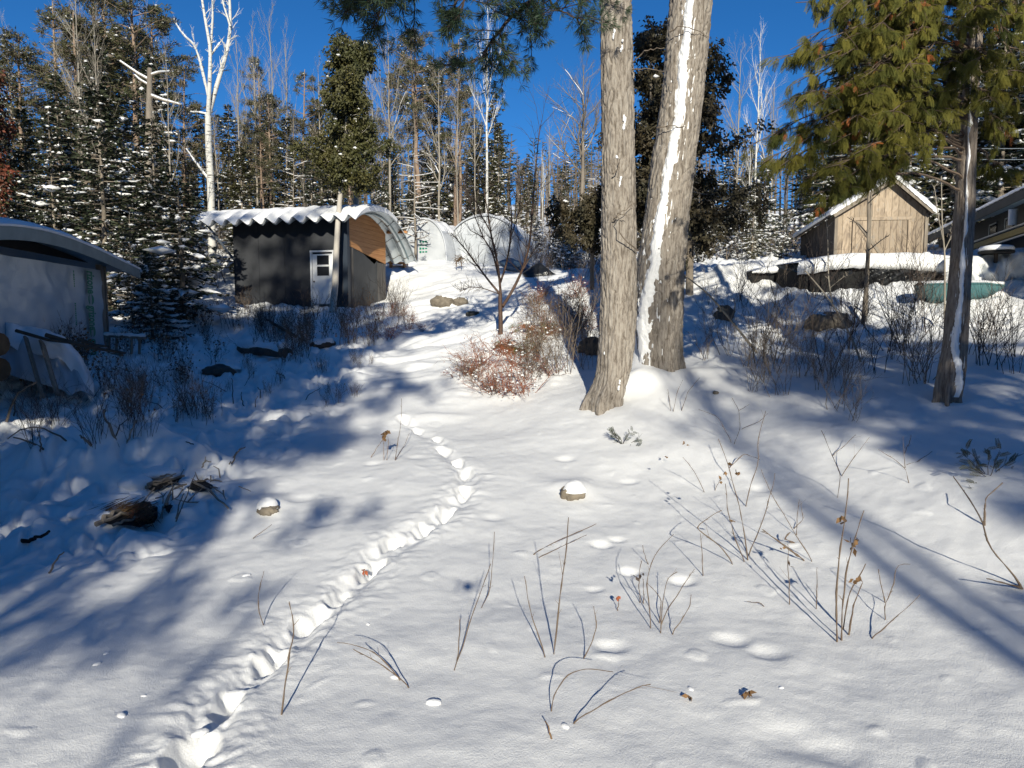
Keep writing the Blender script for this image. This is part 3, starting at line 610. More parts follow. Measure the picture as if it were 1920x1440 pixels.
# ------------------------------------------------------------------ curved-roof shelter at left
def text_mesh(s, size, mat_, parent, M4, name='lettering', sx=1.0, bold=0):
    cu = bpy.data.curves.new('t', 'FONT'); cu.body = s; cu.size = size; cu.offset = bold; cu.extrude = .0015; cu.resolution_u = 4
    o = bpy.data.objects.new('t', cu); COL.objects.link(o); bpy.context.view_layer.update()
    dg = bpy.context.evaluated_depsgraph_get(); me = bpy.data.meshes.new_from_object(o.evaluated_get(dg)); bpy.data.objects.remove(o); bpy.data.curves.remove(cu)
    me.transform(Matrix.Diagonal((sx, 1, 1, 1))); wdt = max(v.co.x for v in me.vertices); me.transform(M4); me.materials.clear(); me.materials.append(mat_)
    q = bpy.data.objects.new(name, me); COL.objects.link(q); q.parent = parent; return q, wdt
def shelter():
    A = at(0, 600, 14.2); B = at(196, 600, 19.2); d = B-A; ang = math.atan2(d[1], d[0]); u = np.array([math.cos(ang), math.sin(ang), 0]); nrm_ = np.array([math.sin(ang), -math.cos(ang), 0])  # nrm_ faces the open ground (+X)
    z0 = 1.85; Lw = math.hypot(d[0], d[1]); root = empty('curved_roof_shelter', (B[0], B[1], z0), ang, 'open shelter with curved metal roof, wooden posts and printed white plastic wall', 'shelter')
    # local: x along wall (0 at far post, negative towards the camera), y = +left side away from the open ground
    def loc(px, py, x_along, side=0.):   # z at a pixel for a point on the wall plane at local x
        P = B+u*x_along+nrm_*side; Y = P[1]; return at(px, py, Y)[2]-z0
    def rim(px, py):
        ss = np.linspace(-7, 6, 2000); PP_ = B[None]+u[None]*ss[:, None]+nrm_[None]*.55; i = np.argmin(abs(960+FPX*PP_[:, 0]/PP_[:, 1]/1.0*(1/(CP))-px)); return (ss[i], at(px, py, PP_[i, 1])[2]-z0)
    prof = np.array([rim(264, 509), rim(240, 498), rim(200, 478), rim(150, 456), rim(100, 439), rim(50, 430), rim(0, 427), (-7.4, rim(0, 427)[1]-.25), (-9, rim(0, 427)[1]-.7), (-10.2, rim(0, 427)[1]-1.3)])
    t = np.linspace(0, 1, 60); s = np.r_[0, np.cumsum(np.hypot(*np.diff(prof, axis=0).T))]; s /= s[-1]; px_ = np.interp(t, s, prof[:, 0]); pz = np.interp(t, s, prof[:, 1])
    for _ in range(12): pz[1:-1] = (pz[:-2]+2*pz[1:-1]+pz[2:])/4
    nx = np.gradient(pz); nz_ = -np.gradient(px_); l = np.hypot(nx, nz_); nx /= l; nz_ /= l
    ys = np.linspace(-.55, 5.2, 12)
    def sheet(off, y=ys): return np.stack([px_[:, None]+nx[:, None]*off+0*y, np.broadcast_to(y, (60, len(y))), pz[:, None]+nz_[:, None]*off+0*y], -1)
    mb = MB(); a, b = sheet(.02), sheet(-.02); mb.grid(a); mb.grid(b[:, ::-1]); rf = mb.build('roof', M['steel_under'], root)
    mb = MB(); e0, e1 = sheet(.05, np.array([-.6, -.55])), sheet(-.20, np.array([-.6, -.55])); mb.grid(np.stack([e0[:, 0], e1[:, 0]])); mb.grid(np.stack([e1[:, 1], e0[:, 1]])); mb.grid(np.stack([e0[:, 0], e0[:, 1]], 0)); mb.grid(np.stack([e1[:, 0], e1[:, 1]], 0)); mb.build('rim', M['steel_under'], rf)
    mb = MB(); yy = np.linspace(-.60, 5.2, 30); th = .16+.02*fbm(px_[:, None]*1.3+0*yy, yy[None]*1.5+0*px_[:, None], 71, 3); th *= np.clip((yy-(-.60))/.10, 0.25, 1)[None]; th = th*np.clip((60-np.arange(60))/4, .3, 1)[:, None]
    a = sheet(.055, yy); tp = np.stack([a[..., 0]+nx[:, None]*th, a[..., 1], a[..., 2]+nz_[:, None]*th], -1); tp[:, 0, 1] -= .02
    mb.grid(tp); mb.grid(a[:, ::-1]); mb.grid(np.stack([tp[:, 0], a[:, 0]])); mb.grid(np.stack([tp[0], a[0]])); mb.build('roof_snow', M['snow'], rf, True)
    # posts, header
    zt = loc(196, 488, 0)
    mb = MB(); mb.box((.0, .06, zt/2-.25), (.17, .14, zt+.3)); mb.build('post', M['grey_wood'], root)
    mb = MB(); mb.box((.16, .02, zt/2-.25), (.07, .10, zt+.2)); mb.build('post', M['grey_wood'], root)
    mb = MB(); mb.box((-5.2, .08, zt/2), (.14, .14, zt)); mb.build('post', M['grey_wood'], root)
    mb = MB(); mb.box((.02, 4.6, zt/2), (.14, .14, zt+.6)); mb.build('post', M['grey_wood'], root)
    mb = MB(); mb.box((.16, .02, zt+.09), (.55, .14, .22)); mb.build('header_block', M['tan_wood'], root)
    mb = MB(); mb.box((-3.0, 2.4, zt+.12), (7.4, .1, .2)); mb.build('beam', M['dark_wood'], root)
    mb = MB(); mb.box((-2.9, .25, zt+.22), (.7, .12, .13)); mb.build('beam_block', M['tan_wood'], root)
    # black panels standing in for the shade inside and under the roof
    mb = MB(); mb.box((-2.7, 5.0, zt/2+.1), (7.8, .05, zt+.6)); mb.box((-2.8, .2, zt+.18), (5.3, .03, .55)); mb.build('shade_panels', M['black_void'], root)
    # wrap wall: top edge sags towards the far post as in the photo
    xs = np.linspace(-6.2, -.06, 80); zt1 = loc(0, 475, -5.2); top = np.interp(xs, [-6.2, -5.2, 0], [zt1+.05, zt1, loc(188, 507, 0)])
    v = np.linspace(0, 1, 40); Z = -.3+(top[None]+.3)*v[:, None]; Xg = np.broadcast_to(xs, Z.shape)
    Yg = .02+.035*fbm(Xg*.9+Z*.8, Z*.7-Xg*.3, 81, 3)+.006*noise2(Xg*5+Z*4, Z*1.5, 3)
    mb = MB(); mb.grid(np.stack([Xg, Yg-.03, Z], -1)); wr = mb.build('plastic_wall', M['wrap'], root, True)
    # green print running down the sheet, read with the head tilted right
    def put(s, xtop, ztop, length, size, bold=.0):
        # text x axis -> local -z, text y axis -> local +x (letters' tops towards the post)
        R4 = Matrix(((0, 1, 0, 0), (0, 0, -1, 0), (-1, 0, 0, 0), (0, 0, 0, 1)))
        q, wd = text_mesh(s, size, M['green_ink'], wr, Matrix.Identity(4), bold=bold); q.data.transform(Matrix.Diagonal((length/wd, 1, 1, 1))); q.data.transform(R4); q.data.transform(Matrix.Translation((xtop, -.085, ztop)))
    zA = loc(163, 507, -1.2); k = 18.3/FPX
    put('rizone', -1.15, zA, 42*k, .62, .02)
    zB = loc(160, 573, -1.2); put('grizone', -1.15, zB, 45*k, .62, .02)
    put('grizone', -1.15, loc(160, 636, -1.2), 45*k, .62, .02)
    for q, (zz, ln) in enumerate(((loc(150, 507, -1.9), 28*k), (loc(147, 568, -1.9), 38*k))):      # two lines of print too fine to read: rows of short strokes
        mb = MB(); rr = np.random.default_rng(q); z_ = zz
        while z_ > zz-ln: l_ = rr.uniform(.02, .05); mb.box((-1.9, -.086, z_-l_/2), (rr.uniform(.05, .08), .002, l_)); z_ -= l_+.012
        mb.build('fine_print', M['green_ink'], wr)
    for zz in (zB+.03, loc(160, 632, -1.2)):                                   # leaf emblem before the word: two crescents
        th = np.linspace(0, math.pi, 14); mb = MB()
        for sgn, sc_ in ((1, 1), (-1, .62)):
            o1 = np.stack([-1.02+sgn*.16*np.sin(th)*sc_+.04*sgn, 0*th-.087, zz+.13-.13*np.cos(th)*1.0], -1); o2 = np.stack([-1.02+sgn*.03*np.sin(th)+.04*sgn, 0*th-.087, zz+.13-.13*np.cos(th)], -1)
            mb.grid(np.stack([o1, o2]))
        mb.build('emblem', M['green_ink'], wr)
    return root
shelter()

# ------------------------------------------------------------------ lumber stack under snow beside the shelter wall
def lumber():
    c = at(60, 650, 14.6); z0 = hz(c[0], c[1]); root = empty('lumber_stack', (c[0], c[1], z0), 0, 'stack of leaning boards and grey sheeting under snow before the printed plastic wall', 'lumber stack')
    def L(px, py, Y): return at(px, py, Y)-np.array([c[0], c[1], z0])
    mb = MB()
    n = 40; px = np.linspace(-60, 176, n); topy = np.interp(px, [-60, 0, 40, 80, 120, 150, 176], [590, 598, 612, 622, 634, 668, 722]); 
    rows = []
    for j, (dy, dY) in enumerate([(45, -.25), (16, -.3), (3, -.12), (0, .1), (-3, .4), (-4, .9), (6, 1.3)]):
        rows.append([L(p, ty+dy+5*noise2(p*.04+3, j*.7, 4), 14.6+dY+.25*noise2(p*.03, j*.5, 9)) for p, ty in zip(px, topy)])
    mb.grid(np.array(rows)); mb.build('snow_cover', M['snow'], root, True)
    mb = MB(); rows = [[L(p, ty+18+(80 if p < 130 else max(5, 80-1.7*(p-130)))*v, 14.55-.55*v+.10*noise2(p*.06, v*3, 14)) for p, ty in zip(px[8:], topy[8:])] for v in np.linspace(0, 1, 14)]
    mb.grid(np.array(rows)); mb.build('sheeting', M['tarp_grey'], root, True)
    for a, b, w_ in (((48, 632, 14.1), (80, 745, 13.2), .09), ((78, 640, 14.1), (108, 740, 13.3), .12)):
        mb = MB(); mb.beam(L(*a), L(*b), w_, .04, (1, 0, .3)); mb.build('board', M['grey_wood'], root)
    for a, b, r_ in (((30, 620, 14.0), (150, 645, 13.9), .035), ((85, 628, 14.0), (235, 662, 14.4), .045), ((150, 636, 15), (205, 650, 15), .04)):
        mb = MB(); P = np.array([L(*a), (L(*a)+L(*b))/2+np.array([0, 0, -.05]), L(*b)]); mb.tube(P, [r_, r_*.9, r_*.5], 6, 0, True); mb.build('pole', M['dark_wood'], root)
    for j, (px_, py_) in enumerate([(-12, 645), (-10, 692)]):
        p = L(px_, py_, 13.4); mb = MB(); mb.tube(np.array([p+np.array([-.6, .1, 0]), p+np.array([.18, -.1, 0])]), .22, 12, 0, True); lg = mb.build('log', M['strawdk'], root)
lumber()
def rail():
    c = at(235, 640, 18.5); root = empty('wooden_rail', (c[0], c[1], hz(c[0], c[1])), 0, 'low snow-topped wooden rail with short balusters right of the shelter post', 'rail'); z0 = hz(c[0], c[1])
    def L(px, py, Y=18.5): return at(px, py, Y)-np.array([c[0], c[1], z0])
    mb = MB(); mb.beam(L(196, 630), L(274, 634), .09, .06); mb.build('top_rail', M['grey_wood'], root)
    mb = MB(); a, b = L(196, 628), L(272, 631); P = np.array([a+(b-a)*t for t in np.linspace(0, 1, 12)]); P[:, 2] += .02; mb.tube(P, .05+.015*np.sin(np.arange(12)*2.), 6, 0, True); mb.build('snow_cover', M['snow'], root, True)
    for px in (205, 219, 247, 262): mb = MB(); mb.beam(L(px, 631), L(px-1, 664), .05, .05, (0, 1, 0)); mb.build('baluster', M['grey_wood'], root)
    mb = MB(); mb.beam(L(196, 663), L(230, 665), .06, .06); mb.build('bottom_rail', M['grey_wood'], root)
rail()

# ------------------------------------------------------------------ white film tunnels
def tunnel(name, pa, pb, Ya, Yb, w_, h, label, seed, ribs, printed=False, snowy=1.0, flat=0.):
    """pa->pb: front foot line of the near end (photo px at base); the tube runs back to Yb"""
    A = at(pa[0], pa[1], Ya); d = np.array([pb[0], 0]); Lx = None
    B = at(pb[0], pb[1], Yb); v = B-A; ang = math.atan2(v[1], v[0]); L = math.hypot(v[0], v[1]); z0 = hz(A[0], A[1])-.1
    root = empty(name, (A[0], A[1], z0), ang, label, 'plastic tunnel')
    n = 60; th = np.linspace(0, math.pi, 34); x = np.linspace(0, L, n)
    cy = np.cos(th)*w_/2; cz = np.sin(th)**(.8)*h
    r = fbm(x[:, None]*1.2+0*th, th[None]*2+0*x[:, None], seed, 3)
    puck = (1-np.abs(np.sin(x/L*math.pi*ribs)))*.0
    bulge = 1+.03*r-.035*(np.abs(np.cos(x/L*math.pi*ribs))**6)[:, None]+flat*(x/L-.5)[:, None]
    V = np.stack([np.broadcast_to(x[:, None], r.shape), cy[None]*bulge, cz[None]*bulge], -1)
    mb = MB(); mb.grid(V); mb.build('film', M['film'], root, True)
    e = []
    for s_ in np.linspace(1, .02, 7): e.append(np.stack([0*th-.03*(1-s_)+.0, cy*s_, cz*s_], -1))
    mb = MB(); mb.grid(np.array(e)*np.array([1, 1, 1])+np.array([-.0, 0, 0])); mb.build('end_wall', M['film'], root, True)
    mb = MB(); mb.tube(np.stack([0*th-.06, cy*1.02, cz*1.03], -1), .05, 6); mb.build('end_hoop', M['tarp_grey'], root, True)
    for k in range(1, ribs):
        mb = MB(); xx = k*L/ribs; mb.tube(np.stack([0*th+xx, cy*.985, cz*.985], -1), .03, 5); mb.build('hoop', M['tarp_grey'], root, True)
    m = th[8:26]; mb = MB(); g = .10*snowy*np.sin((m-th[8])/(th[25]-th[8])*math.pi)[None]**.5*(1+.5*fbm(x[:, None]*1.5, m[None]*3, seed+5, 3)); 
    Vs = V[:, 8:26].copy(); Vs[..., 1] += np.cos(m)*(g-.01); Vs[..., 2] += np.sin(m)*(g-.01); mb.grid(Vs); mb.build('snow_cover', M['snow'], root, True)
    if printed:
        mb = MB()
        rr = np.random.default_rng(2)
        for i in range(4):
            for j in range(3): mb.box((-.05, -.15+j*.16, .55+i*.17), (.01, .11, .05+.05*rr.random()))
        mb.build('print', M['green_ink'], root)
    return root
t1 = tunnel('film_tunnel', (795, 488), (872, 484), 36.5, 41.5, 2.5, 2.15, 'left white plastic tunnel with an arched end, behind the black shed', 5, 4, True)
t2 = tunnel('film_tunnel', (905, 492), (955, 498), 37.5, 41.5, 4.3, 2.5, 'large rounded white plastic tunnel, right of the other behind the small bare tree', 15, 3, flat=-.1)
def rag(): # tarps at the foot of the big tunnel
    for nm, pts, Y, lab, mt in (('tarp', [(930, 488), (955, 480), (1000, 500), (1030, 528), (985, 524), (950, 505)], 33, 'slate blue tarp sagging at the foot of the large white tunnel', 'blue_tarp'),
                            ('tarp', [(975, 512), (1010, 488), (1040, 512), (1085, 528), (1060, 540), (990, 534)], 31, 'dark heap under a blue-black tarp right of the large white tunnel', 'blacktarp')):
        W_ = np.array([at(a, b, Y+.3*math.sin(i*2.1)) for i, (a, b) in enumerate(pts)]); c = W_.mean(0); base = empty(nm, c, 0, lab, 'tarp'); mb = MB()
        n = 40; rings = []
        per = np.array([W_[int(i/n*len(W_)) % len(W_)]*(1-(i/n*len(W_) % 1))+W_[(int(i/n*len(W_))+1) % len(W_)]*(i/n*len(W_) % 1) for i in range(n)])-c
        for j, s_ in enumerate(np.linspace(1, .03, 9)):
            q = per*s_; q[:, 1] += -.35*(1-s_**2)*(1+.3*noise2(np.arange(n)*.4, j*.6, 3))+ .9*(s_ > .99); rings.append(q)
        mb.grid(np.array(rings), wrap=True); mb.build('sheet', M[mt], base, True)
rag()
def plank_table():
    YB = hit(745, 499)[1]; c = at(743, 490, YB); z0 = hz(c[0], c[1]); root = empty('plank_bench', (c[0], c[1], z0), 0, 'low orange plank bench with a snow pad behind the shed corner', 'bench')
    def L(px, py, Y=YB): return at(px, py, Y)-np.array([c[0], c[1], z0])
    mb = MB(); mb.beam(L(727, 492), L(764, 494), .55, .08); mb.build('top', M['orange_wood'], root)
    for px in (733, 758): mb = MB(); p = L(px, 496); mb.box((p[0], p[1], p[2]-.06), (.1, .4, .2)); mb.build('leg', M['orange_wood'], root)
    mb = MB(); mb.blobs([L(737, 486)], np.array([[.42, .3, .16]]), 0, 2, 2); mb.build('snow_cover', M['snow'], root, True)
plank_table()
def rusty_fern():
    c = at(861, 486, 34); root = empty('rusty_wheel', c, 0, 'rust-brown tangle of old wire against the white tunnels', 'wire tangle'); r = np.random.default_rng(3); mb = MB()
    for i in range(70):
        p0 = r.normal(0, 1, 3)*np.array([.10, .08, .07]); d_ = nrm(r.normal(size=3)+np.array([0, 0, -.2])); q_ = nrm(r.normal(size=3)); t_ = np.linspace(0, 1, 6)[:, None]; mb.tube(p0+d_*t_*r.uniform(.12, .30)+q_*.08*np.sin(t_*3), .009, 3)
    for s in (-.12, .1): mb.tube(np.array([[s, 0, -.1], [s*1.2, 0, -.35]]), .02, 4)
    mb.build('wire', M['strawdk'], root); root.name = 'wire_tangle'
rusty_fern()

# ------------------------------------------------------------------ board cabin
def cabin():
    A = at(1566, 480, 25.0); rz = math.radians(-12.0); z0 = 4.55; W_ = 2.82; D = 6.6
    root = empty('wooden_cabin', (A[0], A[1], z0), rz, 'small rough-board cabin with a steep snowy gable roof at upper right', 'cabin')
    eave = at(1573, 400, 25)[2]-z0; peak = at(1672, 342, 25)[2]-z0; xp = W_*.60
    gt = lambda x: eave+(peak-eave)*(x/xp if x < xp else (W_-x)/(W_-xp)*1.0) if x < xp else (eave-.0)+(peak-eave)*(W_-x)/(W_-xp)
    mb = MB(); board_wall(mb, 0, .56, -.1, gt, 0, .03, .2, 0, 1, jit=.008); board_wall(mb, 2.32, W_, -.1, gt, 0, .03, .21, 0, 2, jit=.008); board_wall(mb, .56, 2.32, 1.62, gt, 0, .03, .2, 0, 3, jit=.008); mb.build('front_wall', M['cabin'], root)
    mb = MB(); board_wall(mb, .05, D, -.1, lambda y: eave-.03, 0, .03, .19, 0, 4, 'y'); board_wall(mb, .05, D, -.1, lambda y: eave-.03, W_-.03, .03, .19, 0, 5, 'y'); board_wall(mb, 0, W_, -.1, gt, D, .03, .2, 0, 6); mb.build('side_wall', M['dark_wood'], root)
    mb = MB(); board_wall(mb, .62, 2.24, 0, lambda x: 1.50, -.045, .03, .19, 0, 7, jit=.004); dr = mb.build('door', M['cabin'], root)
    mb = MB(); mb.beam((.66, -.062, 1.45), (1.65, -.062, .05), .09, .03, (0, 1, 0)); mb.build('door_brace', M['grey_wood'], dr)
    for a, b in (((.54, -.05, 1.57), (2.36, -.05, 1.55)),): mb = MB(); mb.beam(a, b, .05, .11, (0, 0, 1)); mb.build('door_trim', M['cabin'], root)
    for x in (.56, 2.30): mb = MB(); mb.box((x, -.05, .76), (.09, .05, 1.5)); mb.build('door_trim', M['cabin'], root)
    mb = MB(); mb.box((-.01, .0, eave/2-.05), (.10, .12, eave-.05)); mb.box((W_+.01, 0, eave/2-.05), (.10, .12, eave-.05)); mb.build('corner_boards', M['grey_wood'], root)
    # roof: boards + snow with a ragged lower edge on the front rake
    ov = .28
    def slope(x0, z0_, x1, z1, nm):
        mb = MB(); dv = np.array([x1-x0, 0, z1-z0_]); L = np.linalg.norm(dv); n_ = np.array([-(z1-z0_), 0, x1-x0])/L; n_ = n_ if n_[2] > 0 else -n_
        a = np.array([x0, -ov, z0_]); b = np.array([x1, -ov, z1]); mb.prism([a, b, b+n_*.06, a+n_*.06], (0, D+2*ov, 0)); o = mb.build('roof', M['dark_wood'], root)
        u_ = np.linspace(-.02, 1.02, 30); yy = np.linspace(-ov-.05, D+ov, 40); th = .15+.025*fbm(u_[:, None]*4, yy[None]*1.2, 90+nm, 3); th[:, 0] *= .35; th[0] *= .5; th[-1] *= .7
        wob = .03*noise2(u_*9, 0*u_, 33)
        B_ = a[None, None]+dv[None, None]*u_[:, None, None]+n_*.062; B_ = np.broadcast_to(B_, (30, 40, 3)).copy(); B_[..., 1] = yy[None]; T_ = B_+n_*th[..., None]; T_[:, 0, 1] -= .03+wob; B_[:, 0, 1] -= .02
        B_[:, 0] -= n_*(.04+np.abs(wob)[:, None]*1.5)
        mb = MB(); mb.grid(T_); mb.grid(B_[::-1]); mb.grid(np.stack([T_[:, 0], B_[:, 0]])); mb.grid(np.stack([B_[0], T_[0]])); mb.grid(np.stack([T_[-1], B_[-1]])); mb.build('roof_snow', M['snow'], o, True)
    sl = (peak-eave)/xp; sr = (peak-eave)/(W_-xp)
    slope(-.20, eave-.20*sl+.03, xp, peak+.03, 0); slope(W_+.17, eave-.17*sr+.03, xp, peak+.03, 1)
    mb = MB(); mb.beam((-.15, -.30, eave-.12), (xp, -.30, peak-.02), .03, .12, (0, 0, 1)); mb.beam((W_+.14, -.30, eave-.10), (xp, -.30, peak-.02), .03, .12, (0, 0, 1)); mb.build('bargeboard', M['grey_wood'], root)
cabin()
# ------------------------------------------------------------------ long dark building at the right edge
def long_building():
    A = at(1738, 600, 31.5); B = at(1925, 600, 20.0); d = B-A; ang = math.atan2(d[1], d[0]); L = math.hypot(d[0], d[1])+6; z0 = 5.0
    root = empty('long_dark_building', (A[0], A[1], z0), ang, 'long dark building with a snow-edged metal roof at the right edge of the photo', 'building')
    zt = at(1738, 446, 31.5)[2]-z0; zt = (zt+at(1925, 358, 20)[2]-z0)/2
    mb = MB(); mb.box((L/2, .35, zt/2-.6), (L, .1, zt+1.0)); mb.build('wall', M['darkgrey'], root)
    mb = MB(); mb.prism([(0, -.25, zt-.02), (0, 3.6, zt+1.3), (0, 3.6, zt+1.36), (0, -.25, zt+.05)], (L, 0, 0)); rf = mb.build('roof', M['steel_under'], root)
    mb = MB(); mb.box((L/2, -.27, zt-.10), (L, .03, .26)); mb.build('fascia', M['darkgrey'], rf)
    xs = np.linspace(-.1, L, 120); vv = np.linspace(0, 1, 10); ed = .02*np.sin(xs*14); V = np.stack([np.broadcast_to(xs, (10, 120)), (-.30+ed)[None]+vv[:, None]*3.8, zt+.055+vv[:, None]*1.28+.17*np.sqrt(np.clip(vv*14, 0.02, 1))[:, None]+.02*fbm(xs[None]*1.2, vv[:, None]*4, 12, 2)], -1)
    lo = np.stack([xs, -.29+ed, np.full(120, zt+.055)], -1); mb = MB(); mb.grid(V); mb.grid(np.stack([lo, V[0]])); mb.build('roof_snow', M['snow'], rf, True)
    # rack of rails and an ochre plank along the wall
    y = -.05
    for nm, za, th, mt in (('pale_rail', zt-.86, .05, 'alu'), ('ochre_plank', zt-1.02, .17, 'yellow'), ('pale_rail', zt-1.17, .045, 'alu')):
        mb = MB(); mb.box((L*.62, y-.02*(mt == 'alu'), za), (L*.72, .07, th)); mb.build(nm, M[mt], root)
    th = np.linspace(0, math.pi, 12); mb = MB(); mb.tube(np.stack([5.9+.38*np.cos(th)*1.0, 0*th-.1, zt-.82+.34*np.sin(th)**.5], -1), .025, 6); mb.build('hoop_handle', M['alu'], root, True)
    for x in (7.6, 9.2): mb = MB(); mb.box((x, .29, zt-.55), (.7, .04, .34)); w1 = mb.build('window', M['glass_dark'], root); mb = MB(); mb.box((x, .27, zt-.36), (.78, .03, .04)); mb.box((x-.37, .27, zt-.55), (.04, .03, .34)); mb.build('window_frame', M['alu'], w1)
    mb = MB(); mb.tube(np.array([[11.0, -.15, zt-.80], [11.05, -.17, zt-.35]]), [.12, .12], 10, 0, True); mb.build('white_jug', M['white_paint'], root, True)
long_building()
def wires():
    for i, (ya, yb) in enumerate(((271, 273), (291, 294))):
        a, b = at(1560, ya, 27), at(2150, yb, 24); mb = MB(); t = np.linspace(0, 1, 30); P = a+(b-a)*t[:, None]; P[:, 2] -= .12*4*t*(1-t); o_ = empty('overhead_wire', P[0], 0, 'thin pale overhead wire at upper right, the %s of two' % ('upper', 'lower')[i], 'wire', 'overhead wires at upper right'); mb.tube(P-P[0], .009, 4); mb.build('cable', M['alu'], o_)
wires()
# ------------------------------------------------------------------ wood pile, tarp heap, rowboat, lid on the embankment
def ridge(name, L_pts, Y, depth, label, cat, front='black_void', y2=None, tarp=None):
    """row of stacked stuff with a thick snow slab: L_pts = [(px, top_y, snow_bottom_y, ground_y)...]"""
    P = np.array(L_pts, float); c = at(P[:, 0].mean(), P[:, 3].mean(), Y); root = empty(name, c, 0, label, cat)
    n = 90; px = np.linspace(P[0, 0], P[-1, 0], n); tp = np.interp(px, P[:, 0], P[:, 1]); sb = np.interp(px, P[:, 0], P[:, 2]); gb = np.interp(px, P[:, 0], P[:, 3])
    Yn = np.full(n, Y)+.12*noise2(px*.02, 0*px, 4)
    def row(py, dY, dz=0): return np.array([at(a, b, yy+dY) for a, b, yy in zip(px, py, Yn)])-c+np.array([0, 0, dz])
    w_ = 2.2*noise2(px*.06, 0*px, 8)+1.2*noise2(px*.2, 0*px, 18)
    T = row(tp, .25); Tb = T.copy(); Tb[:, 1] += depth; Tb[:, 2] += .05
    bul = row((tp*.55+sb*.45)+w_*.5, -.10); bo = row(sb+w_, -.03); bi = row(sb+w_-2, .12)
    sh = T.copy(); sh[:, 1] -= .12; sh[:, 2] -= .02
    bk = Tb.copy(); bk[:, 2] -= .6
    mb = MB(); rows = [bk, Tb, T, sh, bul, bo, bi]; V = np.array(rows)
    mb.grid(V); mb.build('snow_slab', M['snow'], root, True)
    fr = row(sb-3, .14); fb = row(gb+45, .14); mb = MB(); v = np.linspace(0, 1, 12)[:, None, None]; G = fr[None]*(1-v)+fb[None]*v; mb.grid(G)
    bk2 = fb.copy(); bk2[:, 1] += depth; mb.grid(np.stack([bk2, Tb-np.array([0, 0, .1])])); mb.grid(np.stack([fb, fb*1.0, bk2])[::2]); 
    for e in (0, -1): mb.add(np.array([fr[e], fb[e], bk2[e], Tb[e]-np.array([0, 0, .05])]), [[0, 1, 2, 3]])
    mb.build('shade_black_stack', M[front], root)  # near-black colour stands in for the shadow under the snow slab
    return root, row, px, tp, sb, gb, c
wp = ridge('wood_pile', [(1495, 492, 515, 548), (1530, 485, 512, 550), (1560, 478, 506, 552), (1600, 474, 502, 555), (1650, 475, 505, 552), (1700, 473, 505, 546), (1745, 476, 510, 536), (1785, 480, 520, 534)], 19.5, 1.6,
           'wood pile under a thick snow slab and crinkled black tarp, before the cabin', 'wood pile', 'black_void')
def wp_extra():
    root, c = wp[0], wp[6]
    r = np.random.default_rng(6); mb = MB(); n, m_ = 90, 30; px = np.linspace(1628, 1792, n)
    rows = []
    for j, v in enumerate(np.linspace(0, 1, m_)):
        top = 503+.05*(px-1628); bot = np.interp(px, [1628, 1660, 1700, 1740, 1770, 1792], [560, 552, 541, 530, 524, 520]); py = top*(1-v)+bot*v
        fold = np.sin((px-1790)*.14*(1.2-v*.4)+v*9+1.5*noise2(px*.04, 0*px+v, 7))*.06+.05*noise2(px*.12, 0*px+v*5, 9)
        rows.append([at(a, b, 19.42+f) for a, b, f in zip(px, py, fold)])
    mb.grid(np.array(rows)-c); mb.build('tarp', M['blacktarp'], root, False)
wp_extra()
ridge('low_stack', [(1410, 508, 512, 530), (1425, 502, 512, 540), (1450, 498, 512, 546), (1490, 494, 513, 548), (1510, 493, 520, 549)], 21.2, 1.4,
      'low dark stack with a grey sheet edge under snow, left of the tarped wood pile', 'stack')
def tarp_heap():
    c = at(1860, 520, 19.0); root = empty('white_tarp_heap', c, 0, 'big heap covered by a creased white tarp beside the right tree trunk', 'tarp heap')
    n, m_ = 110, 50; px = np.linspace(1772, 2010, n); rows = []
    top = np.interp(px, [1772, 1800, 1830, 1860, 1890, 1920, 1960, 2010], [486, 481, 480, 478, 472, 470, 476, 500]); bot = np.interp(px, [1772, 1830, 1880, 1920, 2010], [530, 534, 535, 545, 560])
    for j in range(m_):
        v = j/(m_-1)
        if v < .35: q = v/.35; py = top+3*(1-q)-3+0*px; Y = 20.6-1.5*q+0*px; py = top-(1-q)*6
        else:
            q = (v-.35)/.65; py = top*(1-q)+bot*q; Y = 19.1-.25*np.sin(q*3)+.16*np.sin(px*.045+q*4+2*noise2(px*.02, 0*px+q, 5))*(q**.5)+.10*noise2(px*.07, 0*px+q*3, 6)+.05*np.sin(px*.16-q*7)
        rows.append([at(a, b, yy) for a, b, yy in zip(px, py, Y)])
    mb = MB(); mb.grid(np.array(rows)-c); mb.build('tarp', mat('white_tarp', (.66, .67, .66), .5, (.74, .75, .74), 2, .3, 6), root, True)
tarp_heap()
def lid():
    c = at(1868, 472, 19.0); root = empty('round_table', (c[0], c[1], c[2]-.35), 0, 'dark round table top carrying a disc of snow, beside the creased white tarp', 'table')
    th = np.linspace(0, 2*math.pi, 40, endpoint=False)
    def ring(r_, z): return np.stack([r_*np.cos(th), r_*np.sin(th)*1.0, 0*th+z], -1)
    mb = MB(); mb.grid(np.array([ring(.02, .30), ring(.40, .30), ring(.42, .34), ring(.40, .37), ring(.02, .37)]), wrap=True); mb.build('top', M['black_void'], root)
    mb = MB(); mb.grid(np.array([ring(.38, .375), ring(.41, .43), ring(.37, .49), ring(.25, .515), ring(.02, .52)]), wrap=True); mb.build('snow_disc', M['snow'], root, True)
    mb = MB(); mb.tube(np.array([[0, 0, -.3], [0, 0, .3]]), .05, 8); mb.build('pedestal', M['dark_wood'], root)
lid()
